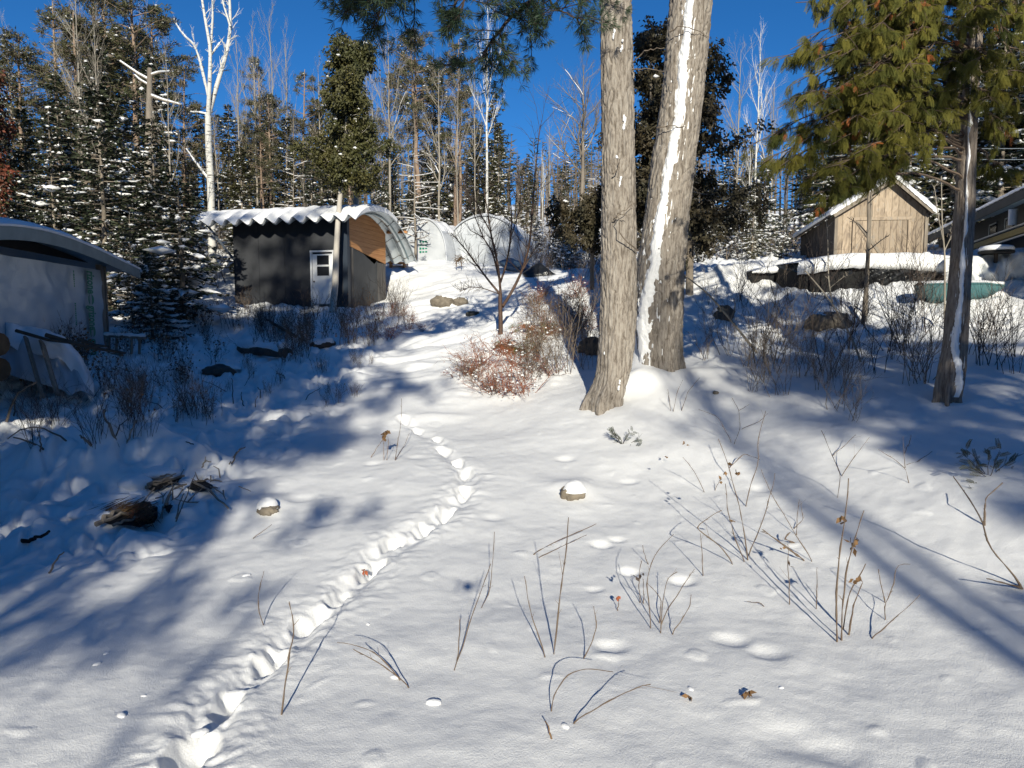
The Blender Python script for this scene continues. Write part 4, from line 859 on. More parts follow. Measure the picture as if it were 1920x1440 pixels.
def boat():
    c = at(1805, 550, 17.6); z0 = c[2]; root = empty('rowboat', c, 0, 'faded teal rowboat full of snow, half hidden by the right tree trunk', 'boat')
    def L(px, py, Y=17.6): return at(px, py, Y)-c
    n = 50; t = np.linspace(0, 1, n); px = 1733+150*t; top = np.interp(px, [1733, 1790, 1850, 1884], [534, 532, 532, 536]); bot = np.interp(px, [1733, 1740, 1800, 1840, 1862, 1884], [556, 570, 568, 562, 553, 538])
    hw = np.interp(t, [0, .1, .6, .85, 1], [.42, .50, .52, .30, .02])
    rows = []
    for k, (f, g) in enumerate([(1, 0), (.97, .35), (.85, .7), (.6, .92), (0, 1)]):
        rows.append([L(p, a*(1-g)+b*g, 17.6-w_*f) for p, a, b, w_ in zip(px, top, bot, hw)])
    for k, (f, g) in enumerate([(.6, .92), (.85, .7), (.97, .35), (1, 0)]):
        rows.append([L(p, a*(1-g)+b*g, 17.6)+np.array([0, w_*f, 0]) for p, a, b, w_ in zip(px, top, bot, hw)])
    V = np.array(rows); mb = MB(); mb.grid(V); mb.add(V[:, 0], [list(range(9))]); mb.build('hull', M['teal'], root, True)
    mb = MB(); mb.tube(V[0]+np.array([0, -.01, .01]), .022, 6); mb.tube(V[-1], .022, 6); mb.build('gunwale', M['teal'], root, True)
    a, b = V[0], V[-1]; rows = [a+np.array([0, .02, -.01])]+[a*(1-s_)+b*s_+np.array([0, 0, .10*math.sin(math.pi*s_)]) for s_ in (.15, .35, .5, .65, .85)]+[b+np.array([0, -.02, -.01])]
    mb = MB(); mb.grid(np.array(rows)); mb.build('snow_fill', M['snow'], root, True)
boat()
# ------------------------------------------------------------------ the big trunks
def bark_mat(name, c0, c1, c2):
    m = mat(name, c0, .9); n = m.node_tree; b = n.nodes['Principled BSDF']
    tc = n.nodes.new('ShaderNodeTexCoord'); mp = n.nodes.new('ShaderNodeMapping'); mp.inputs['Scale'].default_value = (1, 1, .13)
    n.links.new(tc.outputs['Object'], mp.inputs[0])
    nz = n.nodes.new('ShaderNodeTexNoise'); nz.inputs['Scale'].default_value = 24; nz.inputs['Detail'].default_value = 8; nz.inputs['Roughness'].default_value = .7
    cr = n.nodes.new('ShaderNodeValToRGB'); e = cr.color_ramp.elements; e[0].position = .38; e[0].color = (*c0, 1); e[1].position = .49; e[1].color = (*c1, 1); k = e.new(.62); k.color = (*c2, 1)
    n.links.new(mp.outputs[0], nz.inputs['Vector']); n.links.new(nz.outputs[0], cr.inputs[0]); n.links.new(cr.outputs[0], b.inputs['Base Color'])
    n2 = n.nodes.new('ShaderNodeTexNoise'); n2.inputs['Scale'].default_value = 60; n2.inputs['Detail'].default_value = 4; mp2 = n.nodes.new('ShaderNodeMapping'); mp2.inputs['Scale'].default_value = (1, 1, .5)
    n.links.new(tc.outputs['Object'], mp2.inputs[0]); n.links.new(mp2.outputs[0], n2.inputs['Vector'])
    bp = n.nodes.new('ShaderNodeBump'); bp.inputs['Strength'].default_value = .7; bp.inputs['Distance'].default_value = .012; n.links.new(n2.outputs[0], bp.inputs['Height']); n.links.new(bp.outputs[0], b.inputs['Normal'])
    return m
M['bark_hero'] = bark_mat('old_pine_bark', (.11, .09, .07), (.25, .215, .18), (.34, .305, .26))
M['bark_cedar'] = bark_mat('cedar_bark', (.09, .07, .055), (.19, .155, .125), (.28, .24, .20))
def hero_trunk(name, label, prof, Y0, Ytop, ztop, depth, seed, k=15, mat_='bark_hero', rowstep=.016, cols=170, strip=None, flecks=0, pf=1.0):
    """prof: [(py, left px, right px)] bottom first"""
    prof = np.array(prof, float); pys = prof[:, 0]
    def Yof(py): return Y0+(Ytop-Y0)*(prof[0, 0]-py)/(prof[0, 0]-prof[-1, 0])
    C = []; Rr = []
    for py, l, r_ in prof:
        Y = Yof(py); a = at(l, py, Y); b = at(r_, py, Y); C.append((a+b)/2); Rr.append((b[0]-a[0])/2)
    C = np.array(C); Rr = np.array(Rr); zb = C[0, 2]
    base = C[0].copy(); d = C[-1]-C[-3]; d = d/d[2]
    Ce = C[-1]+d*(ztop-C[-1, 2]); C = np.vstack([C, Ce]); Rr = np.r_[Rr, Rr[-1]*.62]
    bt = C[0].copy(); bt[2] -= .7; C = np.vstack([bt, C]); Rr = np.r_[Rr[0]*1.15, Rr]
    z = np.arange(zb-.7, min(ztop, zb+10), rowstep); z = np.r_[z, np.linspace(z[-1]+.1, ztop, 50)]
    cx = np.interp(z, C[:, 2], C[:, 0]); cy = np.interp(z, C[:, 2], C[:, 1]); rr = np.interp(z, C[:, 2], Rr)
    for _ in range(14):
        for a in (cx, cy, rr): a[1:-1] = (a[:-2]+2*a[1:-1]+a[2:])/4
    th = np.linspace(0, 2*math.pi, cols, endpoint=False); TH, Z = np.meshgrid(th, z)
    # periodic bark: sample noise on a circle
    rad = k/(2*math.pi); ux = np.cos(TH)*rad; uy = np.sin(TH)*rad
    def n3(f, zf, sd):
        zz = Z*zf; i = np.floor(zz); fr = zz-i; fr = fr*fr*(3-2*fr)
        a = noise2(ux*f+i*17.3, uy*f-i*9.1, sd); b = noise2(ux*f+(i+1)*17.3, uy*f-(i+1)*9.1, sd); return a*(1-fr)+b*fr
    w_ = n3(.8, 3.0, seed+9)*.9
    def n3w(f, zf, sd):
        zz = Z*zf+w_; i = np.floor(zz); fr = zz-i; fr = fr*fr*(3-2*fr)
        a = noise2(ux*f+i*17.3, uy*f-i*9.1, sd); b = noise2(ux*f+(i+1)*17.3, uy*f-(i+1)*9.1, sd); return a*(1-fr)+b*fr
    g1 = np.abs(n3w(1.0*pf, 4.5, seed)); g2 = np.abs(n3w(2.0*pf, 8, seed+3)); 
    disp = -depth*(1-np.clip(g1*4.0, 0, 1))-depth*.45*(1-np.clip(g2*3.5, 0, 1))+depth*.35*n3(3.2, 22, seed+5)
    flare = .10*np.exp(-(z-zb)/.35)*1.0
    RR = rr[:, None]*(1+.03*np.sin(TH*3+z[:, None]*.4))+disp+flare[:, None]*np.clip(np.cos(TH*5+seed), 0, 1)
    ca, sa = np.cos(TH), np.sin(TH)
    V = np.stack([cx[:, None]+RR*ca, cy[:, None]+RR*sa, Z], -1)
    root = empty(name, (base[0], base[1], zb), 0, label, 'tree'); b0 = np.array([base[0], base[1], zb])
    mb = MB(); mb.grid(V-b0, wrap=True); tr = mb.build('trunk', M[mat_], root, True)
    if strip:
        S_ = np.array(strip, float)  # (py, left px, right px) of the snow
        zs = []; tc = []; tw = []
        for py, l, r_ in S_:
            Y = Yof(py)-.2; zz = at(0, py, Y)[2]; c = np.interp(zz, z, cx); R_ = np.interp(zz, z, rr); a = (at(l, py, Yof(py)-R_*.9)[0]-c)/R_; b = (at(r_, py, Yof(py)-R_*.9)[0]-c)/R_
            a, b = math.asin(np.clip(a, -1, 1)), math.asin(np.clip(b, -1, 1)); zs.append(zz); tc.append((a+b)/2); tw.append((b-a)/2*.66+.01)
        o_ = np.argsort(zs); zs = np.array(zs)[o_]; tc = np.array(tc)[o_]; tw = np.array(tw)[o_]
        rows = (z > zs[0]-.05) & (z < zs[-1]); zz = z[rows]; phi = np.linspace(-1.45, 1.45, 130); PH_, ZZ = np.meshgrid(phi, zz)
        tcz = np.interp(zz, zs, tc)[:, None]; twz = np.interp(zz, zs, tw)[:, None]
        wob = .30*fbm(PH_*3+0*ZZ, ZZ*5, seed+31, 4, .6)
        e = 1-np.abs(PH_-tcz)/twz + wob*1.2
        sn = np.clip(e*1.3, -1, 1)*.055
        fl = fbm(PH_*9, ZZ*3.2, seed+37, 3, .6); near = np.exp(-((PH_-tcz)/(twz*2.6))**2)
        sn = np.maximum(sn, np.clip((fl-.55)*3, -1, 1)*.03*near-.012*(1-near)-.006)
        sn = np.maximum(sn, -.03)
        c_x = cx[rows][:, None]; c_y = cy[rows][:, None]; r_r = rr[rows][:, None]
        RS = r_r*(1+0*PH_)+sn-.004
        ang = -math.pi/2+PH_   # facing the camera
        # follow the bark slightly
        VS = np.stack([c_x+RS*np.cos(ang), c_y+RS*np.sin(ang), ZZ], -1)-b0
        keep = (sn[:-1, :-1] > -.012) | (sn[1:, 1:] > -.012)
        mb = MB(); mb.grid(VS, mask=keep.ravel()); mb.build('snow_strip', M['snow'], tr, True)
    if flecks:
        r = np.random.default_rng(seed); C2 = []; SC = []
        for i in range(flecks):
            zz = r.uniform(zb+.3, zb+8); a = -math.pi/2+r.normal(0, .32); R_ = np.interp(zz, z, rr)-.004; n_ = r.integers(1, 5)
            for q in range(n_): C2.append((np.interp(zz, z, cx)+R_*math.cos(a+q*.03), np.interp(zz, z, cy)+R_*math.sin(a+q*.03), zz+q*r.uniform(.02, .06))); SC.append((r.uniform(.012, .035), .02, r.uniform(.02, .07)))
        mb = MB(); mb.blobs(np.array(C2)-b0, np.array(SC), 0, seed, 0); mb.build('snow_flecks', M['snow'], tr, True)
    return root, b0, (z, cx, cy, rr)
P1 = hero_trunk('pine', 'large straight grey pine trunk, left one of the two standing together', [(757, 1099, 1163), (740, 1103, 1168), (715, 1114, 1176), (690, 1119, 1184), (640, 1122, 1191), (560, 1124, 1194), (450, 1126, 1193), (300, 1127, 1190), (150, 1126, 1188), (0, 1125, 1184)], 13.3, 13.5, 19, .024, 3, k=17, flecks=8)
P2 = hero_trunk('pine', 'large leaning pine trunk with a broad white snow strip up its face', [(696, 1200, 1278), (660, 1196, 1278), (600, 1190, 1279), (500, 1192, 1283), (400, 1208, 1292), (300, 1220, 1303), (180, 1240, 1318), (60, 1250, 1330), (0, 1255, 1335)], 14.5, 14.6, 19, .026, 13, k=18,
      strip=[(0, 1283, 1302), (60, 1279, 1298), (140, 1268, 1290), (220, 1262, 1284), (300, 1246, 1268), (360, 1236, 1258), (430, 1222, 1246), (500, 1213, 1240), (570, 1200, 1228), (620, 1198, 1226), (690, 1198, 1222)])
P3 = hero_trunk('cedar_tree', 'cedar with olive hanging fronds and a snow-lined trunk at right', [(748, 1763, 1788), (730, 1760, 1796), (700, 1762, 1806), (650, 1770, 1812), (580, 1776, 1816), (500, 1783, 1820), (400, 1790, 1826), (300, 1797, 1828), (200, 1804, 1832), (100, 1812, 1838), (0, 1822, 1846)], 11.0, 11.2, 15, .008, 23, 26, 'bark_cedar', .02, 110,
      strip=[(100, 1822, 1823), (200, 1818, 1819), (230, 1814, 1824), (250, 1815, 1816), (290, 1812, 1822), (330, 1812, 1813), (430, 1806, 1816), (450, 1806, 1807), (480, 1800, 1812), (560, 1796, 1808), (650, 1784, 1800), (740, 1786, 1800)], pf=.6)
# dead twigs on the big trunks
def trunk_twigs():
    for (root, b0, _), lst in ((P1, [[(1196, 470, 13.1), (1163, 440, 12.8), (1160, 400, 12.75), (1190, 380, 13.0)], [(1150, 326, 13), (1162, 312, 12.9), (1164, 290, 13.0)], [(1150, 412, 13.0), (1160, 400, 12.85), (1176, 405, 12.9)], [(1186, 130, 13.2), (1205, 128, 12.9), (1245, 134, 13.0)], [(1186, 118, 13.2), (1210, 95, 12.9), (1245, 90, 12.8)]]),
                               (P2, [[(1255, 60, 14.2), (1275, 50, 14.05), (1300, 54, 14.05), (1330, 70, 14.3)], [(1232, 240, 14.2), (1260, 236, 14.0), (1305, 240, 14.3)]])):
        for pts in lst:
            P = np.array([at(*p) for p in pts])-b0; t = np.linspace(0, 1, 12); tt = np.linspace(0, 1, len(P)); Q = np.stack([np.interp(t, tt, P[:, i]) for i in range(3)], -1); Q[1:-1] += rng.normal(0, .012, (10, 3))
            mb = MB(); mb.tube(Q, np.linspace(.014, .005, 12), 5); mb.build('dead_twig', M['dead'], root)
trunk_twigs()
def tuft(lf, p, out, r, n=26, L=.13, w_=.0042):
    D = nrm(randu(r, n)*.75+out)*(L*r.uniform(.7, 1.2, n))[:, None]; W = nrm(np.cross(D, randu(r, n)))*w_
    lf.quads(p+0*D, D, W)
def pine_bough(root, b0, spine, side_n, seed, Ls=.9, rad=.035, tn=20, mi='pine_hero', L=.155, dens=1.0):
    r = np.random.default_rng(seed); P = np.array([at(*p) for p in spine])-b0; n = 20; tt = np.linspace(0, 1, len(P)); t = np.linspace(0, 1, n); S_ = np.stack([np.interp(t, tt, P[:, i]) for i in range(3)], -1); S_[1:-1] += r.normal(0, .02, (n-2, 3))
    br = MB(); lf = MB(); br.tube(S_, np.linspace(rad, .008, n), 6)
    ax = nrm(np.gradient(S_, axis=0))
    for i in range(side_n):
        f = r.uniform(.1, 1); k = min(int(f*(n-1)), n-2); q = S_[k]; a = ax[k]; s_ = nrm(np.cross(a, randu(r, 1)[0])); s_[2] = s_[2]*.5-.05; d = nrm(a*r.uniform(.2, .9)+s_); LL = Ls*r.uniform(.4, 1.1)*(1.15-.6*f); m = 7
        pts = [q]
        for j in range(m): d = nrm(d+r.normal(0, .14, 3)+np.array([0, 0, .03])); pts.append(pts[-1]+d*LL/m)
        pts = np.array(pts); br.tube(pts, np.linspace(.011, .004, m+1), 4)
        for j in range(2, m+1):
            for q2 in range(int(2*dens)+(r.random() < .5)):
                dd = nrm(d+r.normal(0, .6, 3)); p2 = pts[j]+dd*r.uniform(.02, .22); br.tube(np.array([pts[j], p2]), [.004, .003], 3); tuft(lf, p2, dd*.9, r, tn, L)
    b = br.build('branch', M['twig_dark'], root); lf.build('needles', M[mi], b)
pine_bough(P1[0], P1[1], [(1150, -160, 13.2), (1060, -70, 12.6), (1010, -10, 12.2), (965, 25, 12.0), (930, 70, 11.8), (905, 105, 11.6), (880, 118, 11.5)], 34, 5, 1.15, .05, dens=1.2)
pine_bough(P1[0], P1[1], [(1140, -190, 13.2), (950, -110, 11.5), (800, -60, 10.6), (740, -10, 10.2), (700, 30, 10.0)], 40, 6, 1.25, .05, dens=1.2)
pine_bough(P1[0], P1[1], [(1130, -150, 13.2), (1040, -60, 12.0), (1030, 0, 11.8), (1060, 25, 11.6), (1100, 40, 11.5)], 14, 7, .8, .03)
pine_bough(P1[0], P1[1], [(1150, -220, 13.2), (900, -130, 10.5), (760, -60, 9.8), (690, -30, 9.5)], 30, 8, 1.2, .05)
pine_bough(P1[0], P1[1], [(1150, -120, 13.2), (1020, -40, 11.4), (900, -20, 10.6), (840, 10, 10.4)], 22, 18, .9, .04)
def hero_crown(root, b0, tr, seed, zs, Rad):
    """limbs and needle masses of the pine crown above the frame"""
    z, cx, cy, rr = tr; r = np.random.default_rng(seed); br = MB(); lf = MB(); Cs = []; Ds = []; Ws = []
    for i in range(46):
        zz = r.uniform(*zs); c = np.array([np.interp(zz, z, cx), np.interp(zz, z, cy), zz])-b0; a = r.uniform(0, 6.28); L = Rad*r.uniform(.5, 1.1)*(1.15-.6*(zz-zs[0])/(zs[1]-zs[0])); t = np.linspace(0, 1, 7)
        P = c+np.array([math.cos(a), math.sin(a), 0])*(t*L)[:, None]; P[:, 2] += L*.18*t+r.normal(0, .06, 7)*t; br.tube(P, np.linspace(.05, .012, 7), 5)
        for q in range(int(9*L)):
            tt = r.uniform(.3, 1.05); p = np.array([np.interp(min(tt, 1), t, P[:, j]) for j in range(3)])+r.normal(0, .35, 3)*np.array([1, 1, .5]); n = 12; D = nrm(randu(r, n)+np.array([0, 0, .3]))*(.22*r.uniform(.7, 1.3, n))[:, None]; Cs.append(p+r.normal(0, .1, (n, 3))); Ds.append(D); Ws.append(nrm(np.cross(D, randu(r, n)))*.02)
    b = br.build('limbs', M['bark_hero'], root); lf.quads(np.concatenate(Cs), np.concatenate(Ds), np.concatenate(Ws)); lf.build('needles', M['pine_hero'], b)
hero_crown(P1[0], P1[1], P1[2], 41, (11.5, 19), 3.2); hero_crown(P2[0], P2[1], P2[2], 42, (11.8, 19), 3.0)

# ------------------------------------------------------------------ cedar fronds of the right tree
def frond_t():
    Cs = []; Ds = []; Ws = []
    def leaf(c, d, w_): Cs.append(c); Ds.append(d); Ws.append(np.array([-d[1], d[0], 0])/np.linalg.norm(d)*w_)
    leaf(np.zeros(3), np.array([1., 0, 0]), .012)
    for i in range(8):
        x = .08+.86*i/8; L = .42*(1-x*.62)*(1-.5*max(0, .2-x)/.2)
        for s in (-1, 1):
            d = np.array([math.cos(.72), s*math.sin(.72), 0])*L; c = np.array([x+(.04 if s > 0 else 0), 0, 0]); leaf(c, d, .015)
            for j in (.25, .5, .75):
                for s2 in (-1, 1):
                    a = .72*s+s2*.6; leaf(c+d*j, np.array([math.cos(a), math.sin(a), 0])*L*.42*(1.15-j), .012)
    Cs, Ds, Ws = map(np.array, (Cs, Ds, Ws)); 
    V = np.stack([Cs, Cs+Ds*.5+Ws, Cs+Ds, Cs+Ds*.5-Ws], 1).reshape(-1, 3); V[:, 2] = -.28*V[:, 0]**2-.35*V[:, 1]**2*2
    return V
FT = frond_t()
def add_fronds(mb, P, D, N, Ls, mi):
    """fronds at P, along D, face normal N"""
    D = nrm(D); Sx = nrm(np.cross(N, D)); N = np.cross(D, Sx); A = np.stack([D, Sx, N], 1)*np.asarray(Ls)[:, None, None]
    V = np.einsum('vk,nkj->nvj', FT, A)+P[:, None]; nv = len(FT); F = np.arange(nv).reshape(-1, 4)[None]+(np.arange(len(P))*nv)[:, None, None]
    mb.add(V.reshape(-1, 3), F.reshape(-1, 4), np.repeat(mi, nv//4))
def cedar_branch(root, b0, start, tip, seed, n_f, Lf=.30, dead=.05, drop=.25, spread=.30):
    r = np.random.default_rng(seed); a = np.array(start)-b0; b = at(*tip)-b0; t = np.linspace(0, 1, 14); L = np.linalg.norm(b-a)
    S_ = a+(b-a)*t[:, None]; S_[:, 2] += drop*L*np.sin(t*math.pi)*.5+.0; S_[1:-1] += r.normal(0, .02, (12, 3)); br = MB(); br.tube(S_, np.linspace(.022, .005, 14), 5); fr = MB()
    ax = nrm(np.gradient(S_, axis=0)); Ps = []; Dd = []; Nn = []; Ll = []; Mi = []
    nb = int(n_f/6)
    for i in range(nb):
        f = r.uniform(.35, 1)**.8; k = min(int(f*13), 12); q = S_[k]; sd = nrm(np.cross(ax[k], [0, 0, 1]))*r.choice([-1, 1]); d = nrm(ax[k]*r.uniform(.2, 1)+sd*r.uniform(.2, 1.0)+np.array([0, 0, r.uniform(-.3, .3)])); LL = spread*r.uniform(.5, 1.6)*(1.2-.5*f); pts = [q]
        for j in range(4): d = nrm(d+r.normal(0, .1, 3)+np.array([0, 0, -.10])); pts.append(pts[-1]+d*LL/4)
        pts = np.array(pts); br.tube(pts, np.linspace(.006, .003, 5), 3); isd = r.random() < dead
        for j in range(6):
            u_ = r.uniform(.3, 1); p = np.array([np.interp(u_*4, range(5), pts[:, m]) for m in range(3)]); dd = nrm(d*.45+r.normal(0, .35, 3)+np.array([0, -.15, -.75])); Ps.append(p); Dd.append(dd); Nn.append(nrm(np.array([.1, -.9, .35])+r.normal(0, .55, 3))); Ll.append(Lf*r.uniform(.6, 1.15)*(.6 if isd else 1)); Mi.append(1 if isd and r.random() < .7 else 0)
    o = br.build('branch', M['twig'], root); add_fronds(fr, np.array(Ps), np.array(Dd), np.array(Nn), np.array(Ll), np.array(Mi)); fr.build('fronds', [M['cedar_hero'], M['cedar_dead']], o)
def cedar_hero():
    root, b0, (z, cx, cy, rr) = P3
    tips = [(1395, 282, 9.9), (1425, 300, 9.7), (1455, 320, 9.8), (1490, 300, 9.9), (1440, 240, 10), (1460, 200, 9.8), (1445, 120, 9.9), (1480, 150, 9.7), (1475, 90, 9.8), (1520, 120, 9.6), (1500, 190, 9.6), (1530, 240, 9.7), (1540, 320, 9.6), (1525, 365, 9.8),
            (1560, 170, 9.5), (1580, 110, 9.5), (1590, 230, 9.5), (1600, 60, 9.6), (1540, 40, 9.7), (1500, 10, 9.9), (1480, -40, 9.9), (1560, -30, 9.7), (1620, 150, 9.5), (1640, 210, 9.5), (1660, 90, 9.6), (1620, 10, 9.6), (1680, 30, 9.7), (1600, 290, 9.6), (1660, 260, 9.7),
            (1700, 130, 9.6), (1720, 60, 9.9), (1740, 20, 10), (1500, 340, 10), (1680, -30, 9.8), (1740, 190, 10.2), (1560, 270, 9.7), (1610, 180, 9.4), (1530, 80, 9.5), (1570, 20, 9.4), (1640, 50, 9.4), (1470, 260, 9.9), (1520, 200, 9.5), (1580, 340, 9.7), (1540, 390, 9.8)]
    r = np.random.default_rng(9)
    for i, tp in enumerate(tips):
        zt = at(*tp)[2]; zz = zt+r.uniform(.0, 1.2); s0 = (np.interp(zz, z, cx), np.interp(zz, z, cy), zz)
        cedar_branch(root, b0, s0, (tp[0]+r.uniform(-8, 8), tp[1]+r.uniform(-8, 8), tp[2]), 300+i, 150, .19, .07, .18, .34)
    for i, tp in enumerate([(1830, 20, 9.8), (1880, 60, 10), (1930, 30, 10), (1900, 140, 10.5), (1860, 190, 10.4), (1790, 60, 10), (1770, 120, 10.3), (1960, 120, 10.5), (1850, 110, 10), (1780, -20, 10), (1940, 220, 11), (1880, 250, 11), (1810, 140, 10.3), (1900, 0, 9.5), (1840, -40, 9.5), (1870, 320, 11.5), (1745, 260, 10.6), (1760, 180, 10.5)]):
        zt = at(*tp)[2]; zz = zt+r.uniform(.2, 1.2); s0 = (np.interp(zz, z, cx), np.interp(zz, z, cy), zz); cedar_branch(root, b0, s0, tp, 400+i, 96, .20, .02, .2, .36)
    # crown above the frame
    Ps = []; Dd = []; Nn = []; Ll = []
    for i in range(1500):
        h = r.uniform(9.0, 14.5); a = r.uniform(0, 6.28); q = (2.6-(h-9)*.35)*r.uniform(.35, 1); c = np.array([np.interp(h, z, cx)+q*math.cos(a), np.interp(h, z, cy)+q*math.sin(a), h])-b0; Ps.append(c); Dd.append(nrm(np.array([math.cos(a)*.5, math.sin(a)*.5, -.7])+r.normal(0, .3, 3))); Nn.append(randu(r, 1)[0]); Ll.append(.45)
    fr = MB(); add_fronds(fr, np.array(Ps), np.array(Dd), np.array(Nn), np.array(Ll), np.zeros(len(Ps), int)); fr.build('crown', [M['cedar_hero']], root)
cedar_hero()
# dark cedar behind the pine trunks, round cedar by the shed
def special(fn, px, Y, top, **k):
    X = at(px, 600, Y)[0]; z = hz(X, Y); H = at(px, top, Y)[2]-z; o = fn(H=H, **k); o.location = (X, Y, z-.05); return o
special(cedar, 1292, 21, 28, name='dark_cedar', seed=61, Rad=2.2, base=.10, dens=2.0, mats=[M['cedar_shaded'], M['cedar_shaded']], leaf=.15, label='dark cedar in shade behind the two big pine trunks', bark='bark', snow=.2)
special(cedar, 1215, 22, 60, name='dark_cedar', seed=65, Rad=1.5, base=.25, dens=2.2, mats=[M['cedar_shaded'], M['cedar_shaded']], leaf=.15, label='narrow dark cedar showing in the gap between the two big trunks', bark='bark', snow=.1)
special(cedar, 1110, 23, 360, name='dark_cedar', seed=62, Rad=1.3, base=.45, dens=2.2, mats=[M['cedar_shaded'], M['cedar_shaded']], leaf=.15, label='small dark cedar peeping out left of the straight pine trunk', bark='bark', snow=.1)
def round_cedar():
    Y = 27.2; X0 = at(622, 576, Y)[0]; z = hz(X0, Y); Xt = at(655, 70, Y)[0]; H = at(655, 72, Y)[2]-z
    o = cedar('round_cedar', 63, H, 1.75, .46, 2.6, [M['cedar'], M['pine']], .14, 'tall round-crowned olive cedar with a pale bare trunk before the shed door', 'birch_grey', .5); o.location = (X0, Y, z-.05); o.rotation_euler = (0, math.atan2(Xt-X0, H), 0)
special(cedar, -8, 26, 70, name='rusty_cedar', seed=66, Rad=1.2, base=.25, dens=1.8, mats=[M['redleaf'], M['cedar']], leaf=.15, label='rust-red foliaged cedar at the very left edge of the photo', bark='bark', snow=.5)
M['birch_grey'] = mat('pale_smooth_bark', (.40, .36, .31), .8, (.52, .48, .42), 5, stretch=(1, 1, .3))
round_cedar()
def pix_tree(name, label, Y, limbs, bark, seed, opt, r_px, tw=(2, 3), snow=True, cat='tree', jit=.25, twl=.25, tn=5):
    """limbs given as photograph polylines with start/end radius in metres; fine twigs grown on them"""
    r = np.random.default_rng(seed); b = at(*limbs[0][0][0], Y); base = np.array([b[0], Y, b[2]]); root = empty(name, base, 0, label, cat); tb = MB(); sn = MB(); tw_ = MB()
    for li, (pts, ra, rb) in enumerate(limbs):
        n = 14; P = np.array([at(p[0], p[1], Y+(r.normal(0, jit) if li and i else 0)) for i, p in enumerate(pts)])-base; tt = np.linspace(0, 1, len(P)); t = np.linspace(0, 1, n); Q = np.stack([np.interp(t, tt, P[:, i]) for i in range(3)], -1)
        Q[1:-1] = (Q[:-2]+2*Q[1:-1]+Q[2:])/4; rr = np.linspace(ra, rb, n)
        if li == 0: Q[0, 2] -= .4
        tb.tube(Q, rr, 8)
        for k in range(1, n):
            d = nrm(Q[k]-Q[k-1])
            if snow and abs(d[2]) < .85: sn.tube(np.array([Q[k-1], Q[k]])+np.array([0, 0, rr[k]*.8+.01]), rr[k]*.7+.02, 5)
            if li and k > 3:
                for q in range(tn if r.random() < .8 else 0):
                    s_ = nrm(d*r.uniform(.4, 1)+randu(r, 1)[0]*.8+np.array([0, 0, opt])); grow(tw_, r, Q[k], s_, twl*r.uniform(.5, 1.3)*np.linalg.norm(P[-1]-P[0])*.5, max(rr[k]*.35, .006), tw[0], tw[1], dict(nc=[0, 5, 5, 0], sp=[.5, .5, .6], lr=[.5, .5, .55], up=.08, wig=.13), None)
    tb.build('trunk', M[bark], root, True); tw_.build('twigs', M['twig_dark' if bark == 'cherry' else ('birch' if bark == 'birch' else 'barkp')], root)
    if sn.n: sn.build('snow', M['snow'], root, True)
    return root
M['cherry'] = mat('orange_brown_bark', (.05, .03, .022), .7, (.10, .055, .035), 6, stretch=(1, 1, 3))
pix_tree('small_bare_tree', 'small bare tree with spreading dark limbs beside the snowy track', 19, [([(938, 650), (939, 610), (938, 575), (938, 552)], .065, .05), ([(938, 552), (916, 526), (893, 495), (872, 466), (846, 437)], .032, .01), ([(938, 530), (924, 474), (906, 445), (882, 432)], .028, .009),
    ([(939, 552), (934, 497), (924, 458), (916, 406), (906, 350)], .035, .01), ([(942, 575), (960, 547), (981, 505), (994, 458), (997, 406), (1003, 330), (1012, 240)], .045, .010), ([(906, 445), (880, 380), (868, 330)], .014, .005), ([(958, 445), (975, 390), (978, 320)], .014, .005), ([(938, 530), (950, 495), (958, 445), (960, 406), (956, 365)], .03, .01), ([(932, 480), (918, 430), (900, 400), (890, 372)], .018, .007), ([(981, 505), (1000, 470), (1030, 440)], .015, .006), ([(938, 552), (905, 540), (880, 538), (860, 548)], .014, .005)],
    'cherry', 21, .25, 1, (2, 3), snow=False, tn=3, twl=.5)
pix_tree('white_birch', 'tall white birch forking into bright stems above the black shed', 33, [([(399, 500), (397, 430), (395, 340), (391, 270), (390, 215)], .19, .14), ([(390, 222), (393, 160), (395, 90), (385, 40), (370, -60)], .11, .04), ([(395, 95), (399, 30), (397, -50)], .06, .03), ([(391, 215), (405, 165), (425, 100), (433, 50), (428, -50)], .12, .05), ([(432, 50), (418, 5), (412, -50)], .05, .03),
    ([(393, 195), (380, 130), (366, 85), (345, 68), (330, 45)], .06, .02), ([(395, 105), (410, 84), (418, 72)], .04, .015), ([(392, 215), (375, 211), (358, 210)], .03, .012), ([(397, 345), (382, 325), (362, 298), (350, 280)], .05, .015), ([(384, 160), (360, 60)], .02, .01)], 'birch', 22, .2, 1, (2, 3), tn=2, twl=.20)
pix_tree('broken_snag', 'broken dead trunk with level snowy limbs below the reddish pine', 31, [([(278, 330), (279, 250), (280, 190), (281, 128)], .17, .10), ([(279, 150), (258, 138), (225, 115)], .05, .03), ([(281, 142), (298, 136), (316, 135)], .05, .03), ([(283, 180), (305, 188), (340, 197)], .06, .03), ([(279, 160), (262, 150), (250, 138)], .04, .02)], 'bark', 23, .1, 1, tn=0)
pix_tree('tree_trunk', 'thick bare grey trunk behind the shed roof right of the cedar', 33, [([(667, 420), (668, 360), (669, 300), (670, 250)], .14, .12), ([(669, 340), (690, 336), (710, 325)], .04, .02)], 'barkp', 24, .1, 1, tn=0)
pix_tree('leaning_sapling', 'slanting pale sapling right of the snow-striped trunk', 15.3, [([(1440, 686), (1410, 650), (1370, 600), (1330, 552), (1283, 516)], .035, .012), ([(1370, 600), (1379, 575), (1376, 560)], .012, .006)], 'barkp', 25, .1, 1, snow=False, tn=1, twl=.15)
